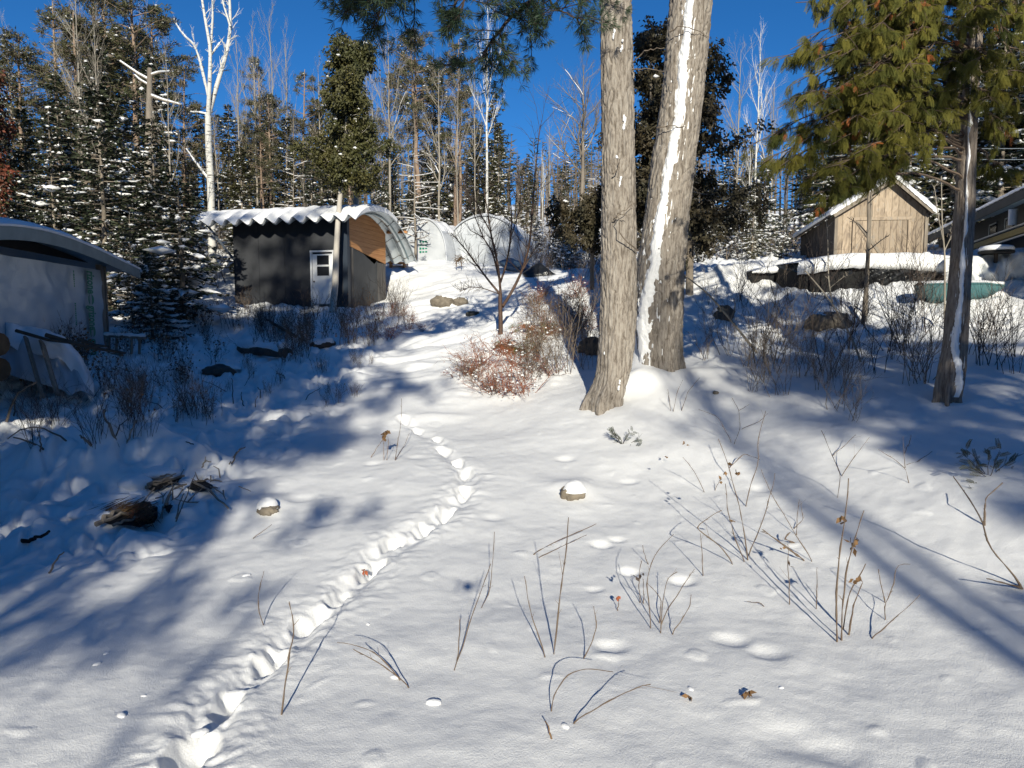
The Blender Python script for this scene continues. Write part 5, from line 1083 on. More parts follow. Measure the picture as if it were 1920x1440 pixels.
pix_tree('dark_sapling', 'straight dark sapling standing in front of the cabin door', 16.8, [([(1616, 628), (1622, 560), (1627, 480), (1629, 400), (1628, 300), (1632, 150)], .05, .02), ([(1628, 470), (1650, 452), (1668, 440)], .014, .006), ([(1628, 440), (1610, 420), (1590, 408)], .014, .006), ([(1629, 380), (1650, 360), (1670, 350)], .012, .006)], 'bark', 26, .2, 1, snow=False, tn=1, twl=.2)
pix_tree('dark_sapling', 'second thin stem leaning close beside the sapling before the cabin door', 17.3, [([(1624, 585), (1627, 520), (1632, 440), (1634, 340), (1640, 200)], .035, .015)], 'bark', 27, .2, 1, snow=False, tn=1, twl=.2)
pix_tree('pale_sapling', 'pale forking sapling between the cabin and the right tree trunk', 15.8, [([(1772, 640), (1771, 560), (1772, 480), (1766, 420), (1765, 330)], .026, .01), ([(1768, 450), (1758, 400), (1752, 350)], .012, .006), ([(1771, 470), (1785, 440), (1790, 410)], .012, .006)], 'barkp', 28, .3, 1, snow=False, tn=1, twl=.3)
pix_tree('leaning_sapling', 'forked grey sapling arching up left in front of the wood pile', 14.0, [([(1650, 790), (1630, 730), (1605, 650), (1585, 610), (1555, 560), (1510, 508)], .032, .012), ([(1560, 568), (1553, 520), (1552, 440), (1548, 400)], .014, .006), ([(1556, 540), (1580, 520), (1598, 512)], .008, .004), ([(1585, 610), (1550, 620), (1500, 640)], .01, .005)], 'barkp', 29, .2, 1, snow=False, tn=1, twl=.2)
# ------------------------------------------------------------------ the woods
G_SP = 'snow-laden spruces at the left edge of the woods'
PP = place_px
# named trees of the left and middle, front to back
PP('spruce', 205, 25, 150, 'big dark snowy spruce right behind the metal-roofed shelter', var=0, wide=1.15)
PP('spruce', 300, 26, 215, 'dark snow-dotted spruce between the shelter and the black shed', var=1, wide=1.1)
PP('spruce', 110, 27, 200, 'snowy spruce rising over the middle of the curved shelter roof', var=2)
PP('spruce', 25, 28, 230, 'snowy spruce above the left end of the curved shelter roof', var=0, rz=1.2)
PP('fir', 285, 21.5, 470, 'small dark fir with snow pads beside the shelter post', var=0, wide=1.2)
PP('fir', 345, 24.5, 330, 'dark bushy fir left of the black shed with large snow pads', var=1, wide=1.3)
PP('fir', 250, 23, 400, 'low dark fir just beyond the end of the shelter roof', var=1, rz=2)
PP('olive', 45, 45, 50, 'dark pointed spruce top standing against the sky at far left', var=0, wide=.8)
PP('pine', 130, 42, 0, 'broad olive pine rising above the snowy spruces at left', var=0, wide=1.2)
PP('pine', 205, 44, -40, 'tall olive pine reaching past the top of the photo, second from left', var=1, wide=1.2)
PP('pine', 266, 40, -60, 'straight pine with a bare reddish trunk against blue sky', var=2, wide=1.15)
PP('pine', 60, 40, 60, 'olive pine crown beside the pointed spruce top at far left', var=2, wide=1.3)
PP('pine', 165, 39, 20, 'bushy olive pine at left with its crown just under the top edge', var=0, wide=1.4)
PP('pine', 300, 43, 15, 'dark pine crown right of the reddish trunk near the top edge', var=1, wide=1.3)
PP('bare', 170, 38, -30, 'pale bare tree arching in front of the olive pines', var=0)
PP('olive', 440, 42, 190, 'dull olive spruce just right of the forked white birch', var=1)
PP('pine', 500, 46, 105, 'thin brownish pine between the birch and the round cedar', var=0)
PP('olive', 545, 38, 215, 'olive spruce with snowy boughs behind the black shed roof', var=0, wide=1.15)
PP('spruce', 590, 34, 300, 'snow-streaked spruce just left of the cedar trunk', var=1)
PP('olive', 460, 34, 270, 'snow-streaked spruce over the left end of the shed roof', var=1, wide=1.2)
PP('thin', 455, 40, 75, 'slender bare sapling standing left of the three close pale stems', var=0)
PP('thin', 492, 43, 45, 'slender bare sapling, first of three close pale stems', var=1)
PP('thin', 520, 42, 30, 'slender bare sapling, tallest of three close pale stems', var=2)
PP('thin', 552, 44, 60, 'slender bare sapling, last of three close pale stems', var=0, rz=1)
PP('bare', 610, 45, 120, 'bare hardwood with fine twigs just left of the round cedar', var=1)
PP('bare', 735, 42, 60, 'bare tree with crooked snowy limbs right of the round cedar', var=2)
PP('pine', 785, 43, 62, 'grey-green pine with a full crown under the overhanging needle branch', var=1, wide=1.15)
PP('pine', 862, 44, 75, 'brown-green pine beside the tall white birch', var=2, wide=.9)
PP('dead', 780, 36, 200, 'spruce with bare snow-lined lower boughs above the white tunnel', var=0, wide=1.25)
PP('dead', 700, 38, 290, 'dead spruce with level snow-lined boughs behind the shed arch', var=1, wide=1.2)
PP('bare', 826, 38, 120, 'pale forking hardwood rising behind the left white tunnel', var=0, rz=2)
PP('thin', 858, 38, 150, 'straight pale pole tree left of the white birch', var=1)
PP('thin', 893, 40, 130, 'yellowish pole tree beside the tall white birch', var=2)
PP('birch', 915, 39, 5, 'tall slim white birch standing alone against the sky gap', var=0)
PP('olive', 935, 46, 225, 'narrow dark spruce at the left edge of the sky gap', var=1, wide=.8)
PP('olive', 990, 50, 285, 'dark spruce top at the bottom of the sky gap', var=0, wide=.9)
PP('olive', 1060, 52, 300, 'dull spruce top below the round bare crown', var=1)
PP('round', 1088, 50, 118, 'large bare tree with a rounded twiggy crown beside the pine trunk', var=0, wide=1.35)
PP('bare', 1030, 47, 235, 'small bare tree at the right edge of the sky gap', var=1)
PP('birch', 1018, 42, 290, 'thin birch pole left of the rounded bare crown', var=1)
PP('birch', 1412, 33, 60, 'crooked white birch rising between the dark cedar and the olive cedar', var=1, rz=.4)
PP('birch', 1398, 36, 250, 'white birch trunk low behind the embankment right of the dark cedar', var=0)
PP('bare', 1440, 36, 150, 'bare grey tree beside the crooked birch', var=2)
PP('bare', 1375, 38, 90, 'wispy bare tree half hidden by the dark cedar', var=0)
# filler woods behind, one region per loop, each its own tree
def top_line(px):
    return np.interp(px, [-300, 0, 60, 100, 180, 330, 380, 450, 560, 600, 720, 800, 900, 935, 960, 1000, 1040, 1130, 1250, 1400, 1450, 1550, 1700, 2200],
                         [0, 130, 150, 60, 20, 60, 200, 200, 230, 250, 200, 170, 190, 270, 330, 330, 300, 200, 180, 230, 240, 120, 60, 20])
SEEN = []
def fill(n, x0, x1, y0, y1, kinds, lab, grp, dmin=1.1, top=(0, 130)):
    c = 0; tries = 0
    while c < n and tries < n*30:
        tries += 1; px = R.uniform(x0, x1); Y = R.uniform(y0, y1); X = at(px, 600, Y)[0]
        if any((X-a)**2+(Y-b)**2 < dmin**2 for a, b in SEEN): continue
        SEEN.append((X, Y)); k = R.choice(kinds)
        t = top_line(px)+R.uniform(*top); zt = at(px, t, Y)[2]; H = zt-hz(X, Y)
        H = max(H, 2.0); H = min(H, {'fir': 5.5, 'spruce': 17, 'dead': 14, 'thin': 17, 'bare': 19}.get(k, 26))
        place(k, X, Y, H, lab[k], grp[k], tilt=.04); c += 1
KN = {'spruce': 'snowy spruce', 'fir': 'young snowy fir', 'olive': 'olive-green spruce', 'pine': 'tall pine', 'cedar': 'cedar', 'bare': 'bare grey hardwood', 'thin': 'thin bare pole tree', 'round': 'round-topped bare tree', 'birch': 'white birch', 'dead': 'dead snow-lined spruce'}
def LG(where):
    return ({k: '%s in the crowded woods %s' % (v, where) for k, v in KN.items()}, {k: '%ss in the woods %s' % (v, where) for k, v in KN.items()})
l, g = LG('behind the curved shelter roof'); fill(22, -180, 330, 29, 40, ['spruce', 'spruce', 'olive', 'dead', 'thin', 'fir'], l, g, 1.3); fill(22, -180, 345, 38, 52, ['pine', 'pine', 'olive', 'bare', 'thin'], l, g, 1.3, (-110, 60))
l, g = LG('behind the black shed'); fill(16, 440, 930, 40, 52, ['pine', 'olive', 'bare', 'thin', 'pine'], l, g, 1.3, (-110, -10)); fill(38, 330, 730, 36, 56, ['olive', 'pine', 'spruce', 'dead', 'thin', 'bare', 'pine', 'thin'], l, g, 1.2, (-60, 100))
l, g = LG('behind the white tunnels'); fill(50, 730, 1120, 43, 64, ['olive', 'dead', 'thin', 'thin', 'bare', 'spruce', 'dead'], l, g, 1.3, (30, 170))
l, g = LG('between the big pine trunks and the cabin'); fill(30, 1200, 1520, 29, 54, ['spruce', 'thin', 'dead', 'bare', 'olive', 'fir'], l, g, 1.3, (30, 190))
l, g = LG('behind the wooden cabin'); fill(34, 1520, 2150, 36, 54, ['spruce', 'olive', 'pine', 'spruce', 'thin', 'dead'], l, g, 1.4, (-60, 120))
l, g = LG('close behind the wooden cabin'); fill(16, 1500, 2050, 33.5, 39, ['spruce', 'olive', 'spruce', 'pine'], l, g, 1.3, (-160, 20))
l, g = LG('low along the clearing edge'); fill(26, 1000, 1480, 30, 46, ['fir', 'fir', 'dead'], l, g, 1.0, (190, 240))
l, g = LG('low behind the shed and tunnels'); fill(18, 470, 900, 39, 46, ['fir', 'fir', 'dead'], l, g, 1.0, (120, 200))
# far wood: too many to count, one mass
def far_woods():
    r = np.random.default_rng(5); mb = MB()
    for i in range(700):
        Y = r.uniform(60, 92); X = r.uniform(-1, 1)*(Y*.95); z = hz(X, Y) if i % 3 == 0 else 10+(Y-60)*.2; H = r.uniform(5, 9); 
        P = np.array([[X, Y, z-.5], [X+r.normal(0, .15), Y, z+H*.5], [X+r.normal(0, .3), Y, z+H]]); mb.tube(P, [.11, .08, .02], 4, 0)
        n = 60; hh = r.uniform(.25, 1, n)*H; a = r.uniform(0, 6.28, n); C = np.stack([X+0*a, Y+0*a, z+hh], -1); D = np.stack([np.cos(a), np.sin(a), r.uniform(-.2, .6, n)], -1)*r.uniform(.3, 1.1, n)[:, None]
        mb.quads(C, D, nrm(np.cross(D, randu(r, n)))*(.04 if i % 2 else .07), 0 if i % 2 else 1)
    o = mb.build('far_woods', [M['dead'], M['spruce']]); tag(o, 'distant hillside woods closing the view behind all nearer trees', 'woods', kind='stuff')
far_woods()
def brush():
    r = np.random.default_rng(8); mb = MB(); sn = []
    for i in range(1500):
        px = r.uniform(-60, 2000); Y = r.uniform(32, 44)+ (3 if 740 < px < 1000 else 0)
        if 430 < px < 1010 and Y < 39: continue
        X = at(px, 600, Y)[0]; z = hz(X, Y)
        for q in range(4):
            a = r.uniform(0, 6.28); L = r.uniform(.5, 1.9); P = np.array([[X, Y, z-.05], [X+.2*math.cos(a)*L, Y+.2*math.sin(a)*L, z+L*.5], [X+.6*math.cos(a)*L, Y+.6*math.sin(a)*L, z+L*.85]]); mb.tube(P, [.012, .008, .004], 3)
            if r.random() < .5: sn.append(P[2])
            if r.random() < .4: sn.append(P[1])
    sn = np.array(sn)
    mb.blobs(sn, r.uniform(.04, .13, len(sn)), 1, 3, -1)
    o = mb.build('brush', [M['dead'], M['snow']]); tag(o, 'low tangled snowy brush along the foot of the woods', 'brush', kind='stuff')
brush()
# ------------------------------------------------------------------ stems, weeds, shrubs
def stem_thing(name, label, stems, cat='plant', matn='twig', leaves=(), r0=.0042, leafm='leaf', group=None, lf_size=.042):
    b = hit(*stems[0][0]); Yb = b[1]; root = empty(name, b, 0, label, cat, group); r = np.random.default_rng(int(stems[0][0][0]*7+stems[0][0][1]))
    for st in stems:
        g0 = hit(*st[0]); Y = g0[1]; lean = r.uniform(-.12, .12)
        P = np.array([at(p[0], p[1], Y+lean*i/len(st)) for i, p in enumerate(st)]); P = np.vstack([P[0]-np.array([0, 0, .06]), P])-b
        tt = np.r_[0, np.cumsum(np.linalg.norm(np.diff(P, axis=0), axis=1))]; n = 16; t = np.linspace(0, tt[-1], n); Q = np.stack([np.interp(t, tt, P[:, i]) for i in range(3)], -1); Q[2:-1] += r.normal(0, .004, (n-3, 3)); Q[1:-1] = (Q[:-2]+Q[1:-1]*2+Q[2:])/4
        mb = MB(); rr = np.linspace(r0, r0*.4, n)*(1+.28*r.normal(size=n)); mb.tube(Q, np.abs(rr)+.001, 5); Ls_ = tt[-1]
        for k_ in range(int(Ls_*5)):
            j_ = r.integers(5, n-1); dq = nrm(nrm(Q[j_]-Q[j_-1])+randu(r, 1)[0]*.7); l_ = r.uniform(.015, .07)*(3 if r.random() < .12 else 1); mb.tube(np.array([Q[j_], Q[j_]+dq*l_]), [r0*.4, r0*.2], 3)
        mb.build('stem', M[matn], root)
    for (px, py) in leaves:
        p = at(px, py, Yb)-b; mb = MB(); n = 3; D = nrm(randu(r, n)+np.array([0, 0, -.5]))*lf_size*r.uniform(.7, 1.3, (n, 1)); mb.quads(p+randu(r, n)*.01, D, nrm(np.cross(D, randu(r, n)))*lf_size*.35); mb.build('leaf', M[leafm], root)
    return root
ST = stem_thing
ST('bare_shoot', 'tall paired shoots right of the small square shadow, their feet near bottom centre', [[(850, 1257), (865, 1220), (877, 1177), (893, 1133), (908, 1093), (920, 1057)], [(857, 1240), (860, 1200), (863, 1160)]])
ST('bare_shoot', 'curved shoot with a whippy tip just right of the small square shadow', [[(900, 1140), (915, 1120), (922, 1077), (925, 1033), (927, 997)]])
ST('bare_shoot', 'tallest single brown shoot rising straight in the bottom centre', [[(1038, 1227), (1048, 1147), (1057, 1070), (1063, 1010), (1066, 970)]], r0=.006)
ST('bare_shoot', 'thin shoot leaning left beside the tallest centre shoot', [[(1023, 1232), (1007, 1187), (993, 1140), (983, 1080)]])
ST('bare_shoot', 'short curved shoot right of the tallest centre shoot', [[(1093, 1235), (1110, 1207), (1117, 1173), (1113, 1137)]])
ST('fallen_stem', 'nearly flat dark stem lying across the snow behind the tallest centre shoot', [[(997, 1040), (1053, 1010), (1087, 997), (1118, 982)]], r0=.006)
ST('fallen_stem', 'second flat stem lying just below its longer neighbour at centre', [[(1007, 1046), (1053, 1025), (1100, 1003)]])
ST('arched_shoot', 'shoot bent over in a high arch near the bottom centre', [[(1033, 1333), (1040, 1300), (1060, 1267), (1090, 1255), (1117, 1253), (1150, 1260)]])
ST('arched_shoot', 'long low shoot sweeping right near the bottom centre', [[(1072, 1357), (1117, 1328), (1150, 1310), (1187, 1292), (1220, 1283)]])
ST('dry_stalk', 'short straw-coloured broken stalk at the bottom edge centre', [[(1034, 1385), (1028, 1360), (1022, 1352)]], matn='leaf', r0=.006)
ST('bare_shrub', 'open leafless shrub with crooked stems right of centre foreground', [[(1220, 1178), (1219, 1147), (1211, 1093), (1217, 1063), (1237, 1030), (1263, 1002)], [(1238, 1187), (1240, 1153), (1245, 1110), (1253, 1080), (1270, 1072)], [(1239, 1170), (1260, 1130), (1283, 1097), (1302, 1067)], [(1236, 1168), (1240, 1123), (1213, 1092)], [(1261, 1190), (1277, 1160), (1293, 1137), (1296, 1115)], [(1200, 1130), (1198, 1080), (1204, 1050)], [(1207, 1131), (1206, 1085)], [(1216, 1058), (1208, 1040), (1205, 1022)]], leaves=[(1193, 1082), (1203, 1077)], lf_size=.04, leafm='twig_dark')
ST('bare_shrub', 'tall straight-stemmed shrub with curled brown leaves in the right foreground', [[(1570, 1203), (1568, 1120), (1573, 1037), (1585, 973), (1591, 897)], [(1578, 1200), (1580, 1120), (1587, 1070), (1598, 1027), (1620, 957)], [(1580, 1180), (1590, 1117), (1623, 1057)], [(1590, 1190), (1601, 1137), (1617, 1093)]], leaves=[(1578, 967), (1583, 978), (1598, 1018), (1600, 1027), (1606, 1011), (1601, 1087), (1613, 1082)], r0=.007, lf_size=.06)
ST('bare_shrub', 'kinked two-stemmed shrub in the lower right foreground', [[(1660, 1162), (1658, 1133), (1677, 1097), (1677, 1073), (1683, 1060), (1707, 1058)], [(1660, 1130), (1652, 1095), (1647, 1067)]])
ST('bare_shoot', 'long low shoot slanting right under the kinked shrub', [[(1633, 1198), (1670, 1167), (1700, 1140), (1725, 1115)]])
ST('bare_shrub', 'wide many-stemmed leafless shrub in the middle of the right foreground', [[(1403, 1050), (1393, 983), (1380, 927), (1367, 877), (1347, 823)], [(1403, 1042), (1433, 967), (1447, 920), (1453, 887)], [(1397, 1053), (1377, 1010), (1365, 960), (1360, 907)], [(1375, 1058), (1347, 1020), (1303, 990), (1330, 970), (1353, 957)], [(1398, 950), (1408, 905), (1422, 870), (1420, 830), (1436, 770)], [(1367, 877), (1395, 850), (1425, 862)], [(1385, 930), (1370, 950), (1350, 958)]], leaves=[(1360, 885), (1380, 886), (1388, 885), (1372, 975), (1365, 870), (1352, 900)], r0=.006, lf_size=.05)
ST('bare_shoot', 'single upright shoot left of the wide leafless shrub', [[(1318, 1080), (1316, 1040), (1313, 1000)]])
ST('broken_branch', 'thick pale broken branch stuck slantwise in the snow at right', [[(1510, 1052), (1470, 1023), (1430, 993)], [(1492, 1020), (1470, 1010), (1482, 998)]], r0=.011, leaves=[(1468, 1028)])
ST('bare_shrub', 'slender forking shrub just right of the slanted broken branch', [[(1525, 1053), (1497, 1010), (1473, 970), (1447, 927), (1427, 880)], [(1494, 1003), (1495, 965), (1500, 935)], [(1487, 992), (1506, 975), (1502, 940)]])
ST('bare_shoot', 'short shoot with one curled leaf below the broken branch', [[(1480, 1133), (1478, 1070), (1477, 1020)]], leaves=[(1479, 1060)], lf_size=.05)
ST('bare_shoot', 'short plain shoot between the curled-leaf shoot and the tall shrub', [[(1530, 1142), (1531, 1100), (1532, 1063)]])
ST('bare_shrub', 'forked shrub at the edge of the shade on the right', [[(1570, 933), (1577, 890), (1560, 853), (1540, 807)], [(1577, 893), (1600, 860), (1630, 820)], [(1560, 855), (1590, 830), (1605, 815)]])
ST('bare_shrub', 'branching shrub in the shade left of the young cedar', [[(1705, 905), (1697, 877), (1675, 860), (1647, 843)], [(1697, 877), (1695, 840), (1693, 818)], [(1698, 872), (1720, 866), (1748, 846)], [(1696, 850), (1705, 830), (1708, 815)]])
ST('bare_shrub', 'long bent sapling reaching up left from the right edge', [[(1918, 1100), (1880, 1053), (1853, 1020), (1843, 977), (1815, 930), (1787, 893)], [(1846, 985), (1847, 935), (1880, 905)], [(1918, 1104), (1880, 1092), (1850, 1085)]], r0=.009)
ST('bare_shrub', 'small twiggy shrub with a few brown leaves upper right of the round rock', [[(1322, 923), (1300, 880), (1280, 857)], [(1340, 920), (1352, 895)]], leaves=[(1284, 832), (1293, 835), (1250, 855)], lf_size=.04)
ST('bare_shrub', 'little fan of pale twigs right of the snow-striped trunk', [[(1262, 772), (1268, 740), (1280, 712)], [(1258, 770), (1252, 730)], [(1278, 770), (1290, 735), (1312, 708)]], r0=.005)
ST('bare_shrub', 'thin crooked shrub on the sunny rise right of the big trunks', [[(1376, 833), (1388, 800), (1386, 770), (1372, 745)], [(1372, 830), (1345, 780), (1310, 768)], [(1388, 805), (1425, 790), (1440, 775)], [(1386, 770), (1405, 758)]])
ST('bare_shoot', 'tall dark shoot standing in the footprints at lower left', [[(527, 1340), (540, 1243), (550, 1187), (553, 1160), (542, 1128)]], r0=.007)
ST('bare_shoot', 'hooked shoot left of the footprints', [[(495, 1173), (483, 1143), (486, 1110), (495, 1070)]])
ST('arched_shoot', 'pair of shoots leaning far left between footprints and tall shoots', [[(770, 1290), (750, 1273), (710, 1227), (680, 1213), (632, 1205)], [(752, 1275), (720, 1250), (693, 1233), (662, 1217)]])
ST('bare_shoot', 'small curved shoot below the brush pile', [[(473, 1010), (490, 998), (510, 983)]])
ST('bare_shoot', 'small flat bent twig on the right foreground snow', [[(1433, 1138), (1425, 1130), (1400, 1128)]])
ST('dry_stalk', 'small stem with a red leaf right of centre', [[(1158, 1145), (1161, 1125), (1160, 1118)]], leaves=[(1159, 1118)], leafm='leaf_red', lf_size=.05)
ST('dead_leaf', 'curled brown leaf standing on the snow at lower right', [[(1405, 1308), (1403, 1300)]], cat='leaf', leaves=[(1403, 1298), (1400, 1294)], lf_size=.05)
ST('dead_leaf', 'tiny straw-coloured leaf scrap left of the curled brown leaf', [[(1296, 1312), (1294, 1306)]], cat='leaf', leaves=[(1295, 1304)], lf_size=.05)
ST('dead_leaf', 'small red leaf lying in a footprint', [[(684, 1072), (683, 1068)]], cat='leaf', leaves=[(684, 1068), (682, 1070)], leafm='leaf_red', lf_size=.06)
ST('dry_weed', 'weed with a faded orange seed head beside the far footprints', [[(720, 863), (719, 840), (718, 822)], [(695, 858), (710, 835), (719, 822)], [(725, 863), (728, 835), (727, 818)]], leaves=[(721, 812), (724, 808), (718, 816), (722, 820)], matn='leaf', lf_size=.09)
ST('bare_shoot', 'wispy upright stems right of the orange-headed weed', [[(740, 863), (747, 825), (752, 790), (753, 747)], [(741, 863), (758, 835), (768, 812)], [(742, 860), (746, 820)]])
def twig_sprig(px, py, n, label, name, m_, size, up=.6):
    b = hit(px, py); root = empty(name, b, 0, label, 'seedling'); r = np.random.default_rng(px); br = MB(); fr = MB(); Ps = []; Dd = []
    for i in range(n):
        d = nrm(np.array([r.normal(0, .8), r.normal(0, .5), up*r.uniform(.5, 1.2)])); P = [np.zeros(3)-np.array([0, 0, .05])]
        for j in range(5): d = nrm(d+r.normal(0, .18, 3)+np.array([0, 0, -.04])); P.append(P[-1]+d*size/5)
        P = np.array(P); br.tube(P, np.linspace(.006, .002, 6), 4)
        for j in range(2, 6):
            for q in range(2): Ps.append(P[j]); Dd.append(nrm(d+r.normal(0, .6, 3)))
    br.build('stems', M['twig_dark'], root); Ps = np.array(Ps); Dd = np.array(Dd); add_fronds(fr, Ps, Dd, randu(r, len(Ps)), np.full(len(Ps), size*.33), np.zeros(len(Ps), int)); fr.build('fronds', M[m_], root)
twig_sprig(1168, 832, 8, 'green conifer seedling poking through sunny snow below the big trunks', 'green_seedling', 'spruce', .30)
twig_sprig(1852, 890, 9, 'brownish cedar seedling in the shade near the right edge', 'cedar_seedling', 'cedar', .42)
# shrub and weed kinds, copied along the slopes
def shrub_proto(name, seed, n, h, spread, m_, r0=.008, leaf=None, nl=0, up=.08, lv=1, snowy=0, cat='shrub'):
    r = np.random.default_rng(seed); root = empty(name, cat=cat); mb = MB(); lf = MB(); sn = []
    for i in range(n):
        a = r.uniform(0, 6.28); e = spread*r.uniform(.1, 1.2); d = np.array([math.cos(a)*math.sin(e), math.sin(a)*math.sin(e), math.cos(e)]); p = np.array([r.normal(0, .12), r.normal(0, .12), -.08])
        grow(mb, r, p, d, h*r.uniform(.5, 1.15), r0*r.uniform(.6, 1.1), lv, 3, dict(nc=[0, 5, 3, 0], sp=[.5, .55, .6], lr=[.5, .45, .5], up=up, wig=.13))
        for q in range(nl):
            c = p+d*h*r.uniform(.3, 1)+r.normal(0, .12*h, 3); D = randu(r, 1)*leaf*r.uniform(.6, 1.4); lf.quads(c[None], D, nrm(np.cross(D, randu(r, 1)))*leaf*.4)
        for q in range(snowy): sn.append(p+d*h*r.uniform(.3, .9)+r.normal(0, .13*h, 3))
    mb.build('stems', M[m_], root)
    if nl: lf.build('leaves', M['leaf' if m_ != 'redtwig' else 'redtwig'], root)
    if sn: q = MB(); q.blobs(np.array(sn), r.uniform(.02, .055, len(sn)), 0, seed, -1); q.build('snow', M['snow'], root, True)
    return root
SP_ = {'weed': [shrub_proto('dry_weed_clump', 200+i, 9, .9, .30, 'twig', .006, .05, 3) for i in range(3)],
       'dark': [shrub_proto('leafless_shrub', 210+i, 6, 1.5, .45, 'twig_dark', .009) for i in range(3)],
       'grey': [shrub_proto('leafless_shrub', 215+i, 7, 1.3, .4, 'dead', .008) for i in range(2)],
       'rust': [shrub_proto('rusty_bramble', 220+i, 13, .85, 1.05, ['redtwig', 'twig', 'redtwig'][i], .009, .035, 3, -.03, snowy=1) for i in range(3)],
       'leafy': [shrub_proto('leafy_weed', 230+i, 8, 1.0, .4, 'twig_dark', .007, .085, 7, snowy=1) for i in range(2)]}
for k_, L_ in SP_.items():
    for o_ in L_: o_['_p'] = 1
_su = {}
def shrub(kind, px, py, s, label, group):
    p = hit(px, py); i = R.randrange(len(SP_[kind])); src = SP_[kind][i]; rz = R.uniform(0, 6.28)
    if (kind, i) not in _su: _su[(kind, i)] = 1; o = src; o.location = [float(v) for v in p]; o.rotation_euler = (0, 0, rz); o.scale = (s,)*3; o['label'] = label; o['group'] = group
    else: o = dup(src, p, rz, s, (0, 0), label, group)
    return o
def scat(kind, n, poly, s0, s1, label, group, bias=None):
    c = 0
    xs = [p[0] for p in poly]; ys = [p[1] for p in poly]
    def inside(x, y):
        r_ = False; j = len(poly)-1
        for i in range(len(poly)):
            if (poly[i][1] > y) != (poly[j][1] > y) and x < (poly[j][0]-poly[i][0])*(y-poly[i][1])/(poly[j][1]-poly[i][1])+poly[i][0]: r_ = not r_
            j = i
        return r_
    while c < n:
        x = R.uniform(min(xs), max(xs)); y = R.uniform(min(ys), max(ys))
        if inside(x, y): shrub(kind, x, y, R.uniform(s0, s1), label, group); c += 1
scat('weed', 34, [(440, 590), (760, 585), (790, 610), (700, 650), (600, 690), (480, 690), (430, 640)], .7, 1.3, 'dry brown weed clump on the bank below the black shed', 'dry weeds below the black shed')
scat('dark', 14, [(420, 600), (720, 590), (700, 640), (520, 690), (440, 660)], .6, 1.0, 'dark leafless shrub among the weeds below the black shed', 'leafless shrubs below the black shed')
scat('rust', 8, [(690, 590), (790, 585), (800, 625), (720, 640)], .5, .8, 'small rust-brown bramble at the right end of the shed bank', 'rusty brambles at the end of the shed bank')
scat('dark', 5, [(725, 560), (760, 560), (765, 590), (735, 595)], .7, 1.0, 'dark tangled shrub at the foot of the shed side wall', 'dark shrubs at the shed side wall')
scat('dark', 15, [(1290, 560), (1480, 545), (1760, 560), (1760, 700), (1600, 720), (1450, 700), (1290, 680)], .7, 1.25, 'dark leafless shrub on the shaded bank below the wood pile', 'dark shrubs on the shaded bank')
scat('grey', 17, [(1290, 560), (1500, 550), (1900, 590), (1900, 700), (1600, 740), (1300, 670)], .6, 1.15, 'grey leafless shrub on the bank between the big trunks and the cedar', 'grey shrubs on the right bank')
scat('grey', 9, [(1400, 700), (1650, 720), (1720, 790), (1500, 800), (1350, 740)], .6, .9, 'grey leafless shrub on the open rise below the right bank', 'grey shrubs on the rise')
scat('dark', 7, [(1820, 600), (1915, 600), (1915, 730), (1830, 720)], .7, 1.1, 'leafless shrub right of the snow-lined cedar trunk', 'shrubs right of the cedar trunk')
scat('leafy', 24, [(5, 640), (190, 660), (195, 735), (60, 745), (5, 730)], .7, 1.1, 'dark weed with curled leaves in front of the lumber stack', 'leafy weeds before the lumber stack')
scat('weed', 16, [(200, 730), (420, 720), (400, 800), (250, 800)], .6, .95, 'dry weed clump behind the brush pile mound', 'dry weeds behind the brush pile')
scat('leafy', 14, [(200, 640), (440, 610), (430, 690), (330, 740), (210, 700)], .5, .9, 'dark weed with curled leaves on the bank between shelter and shed', 'leafy weeds on the left bank')
scat('dark', 12, [(40, 790), (330, 780), (300, 830), (60, 840)], .4, .6, 'small leafless shrub on the snowy mound at left', 'small shrubs on the left mound')
scat('rust', 24, [(870, 690), (945, 655), (1010, 620), (1060, 640), (1045, 720), (960, 755), (905, 745), (870, 710)], .55, 1.0, 'rust-red bramble with snow puffs on the bank by the small bare tree', 'rusty brambles on the centre bank')
scat('rust', 12, [(980, 560), (1090, 550), (1100, 620), (1010, 640)], .7, 1.1, 'rust-red bramble on the upper centre bank left of the pine trunk', 'rusty brambles on the upper bank')
scat('weed', 10, [(970, 590), (1100, 600), (1100, 680), (1000, 690)], .7, 1.1, 'dry weed clump on the bank just left of the pine trunk', 'dry weeds left of the pine trunk')
scat('grey', 6, [(1030, 600), (1110, 600), (1110, 700), (1040, 715)], .8, 1.3, 'grey sapling shrub in the hollow left of the pine trunk', 'saplings left of the pine trunk')
scat('dark', 8, [(1000, 505), (1120, 510), (1120, 545), (1020, 545)], .7, 1.0, 'leafless shrub at the clearing edge right of the dark tarp', 'shrubs at the clearing edge')
scat('weed', 16, [(420, 690), (740, 660), (740, 740), (520, 800), (400, 760)], .25, .5, 'tiny dry weed poking through the snow left of the track', 'tiny weeds left of the track')
scat('leafy', 8, [(205, 520), (330, 540), (440, 600), (380, 640), (210, 600)], .6, 1.0, 'dark weed between the shelter and the black shed', 'weeds between shelter and shed')
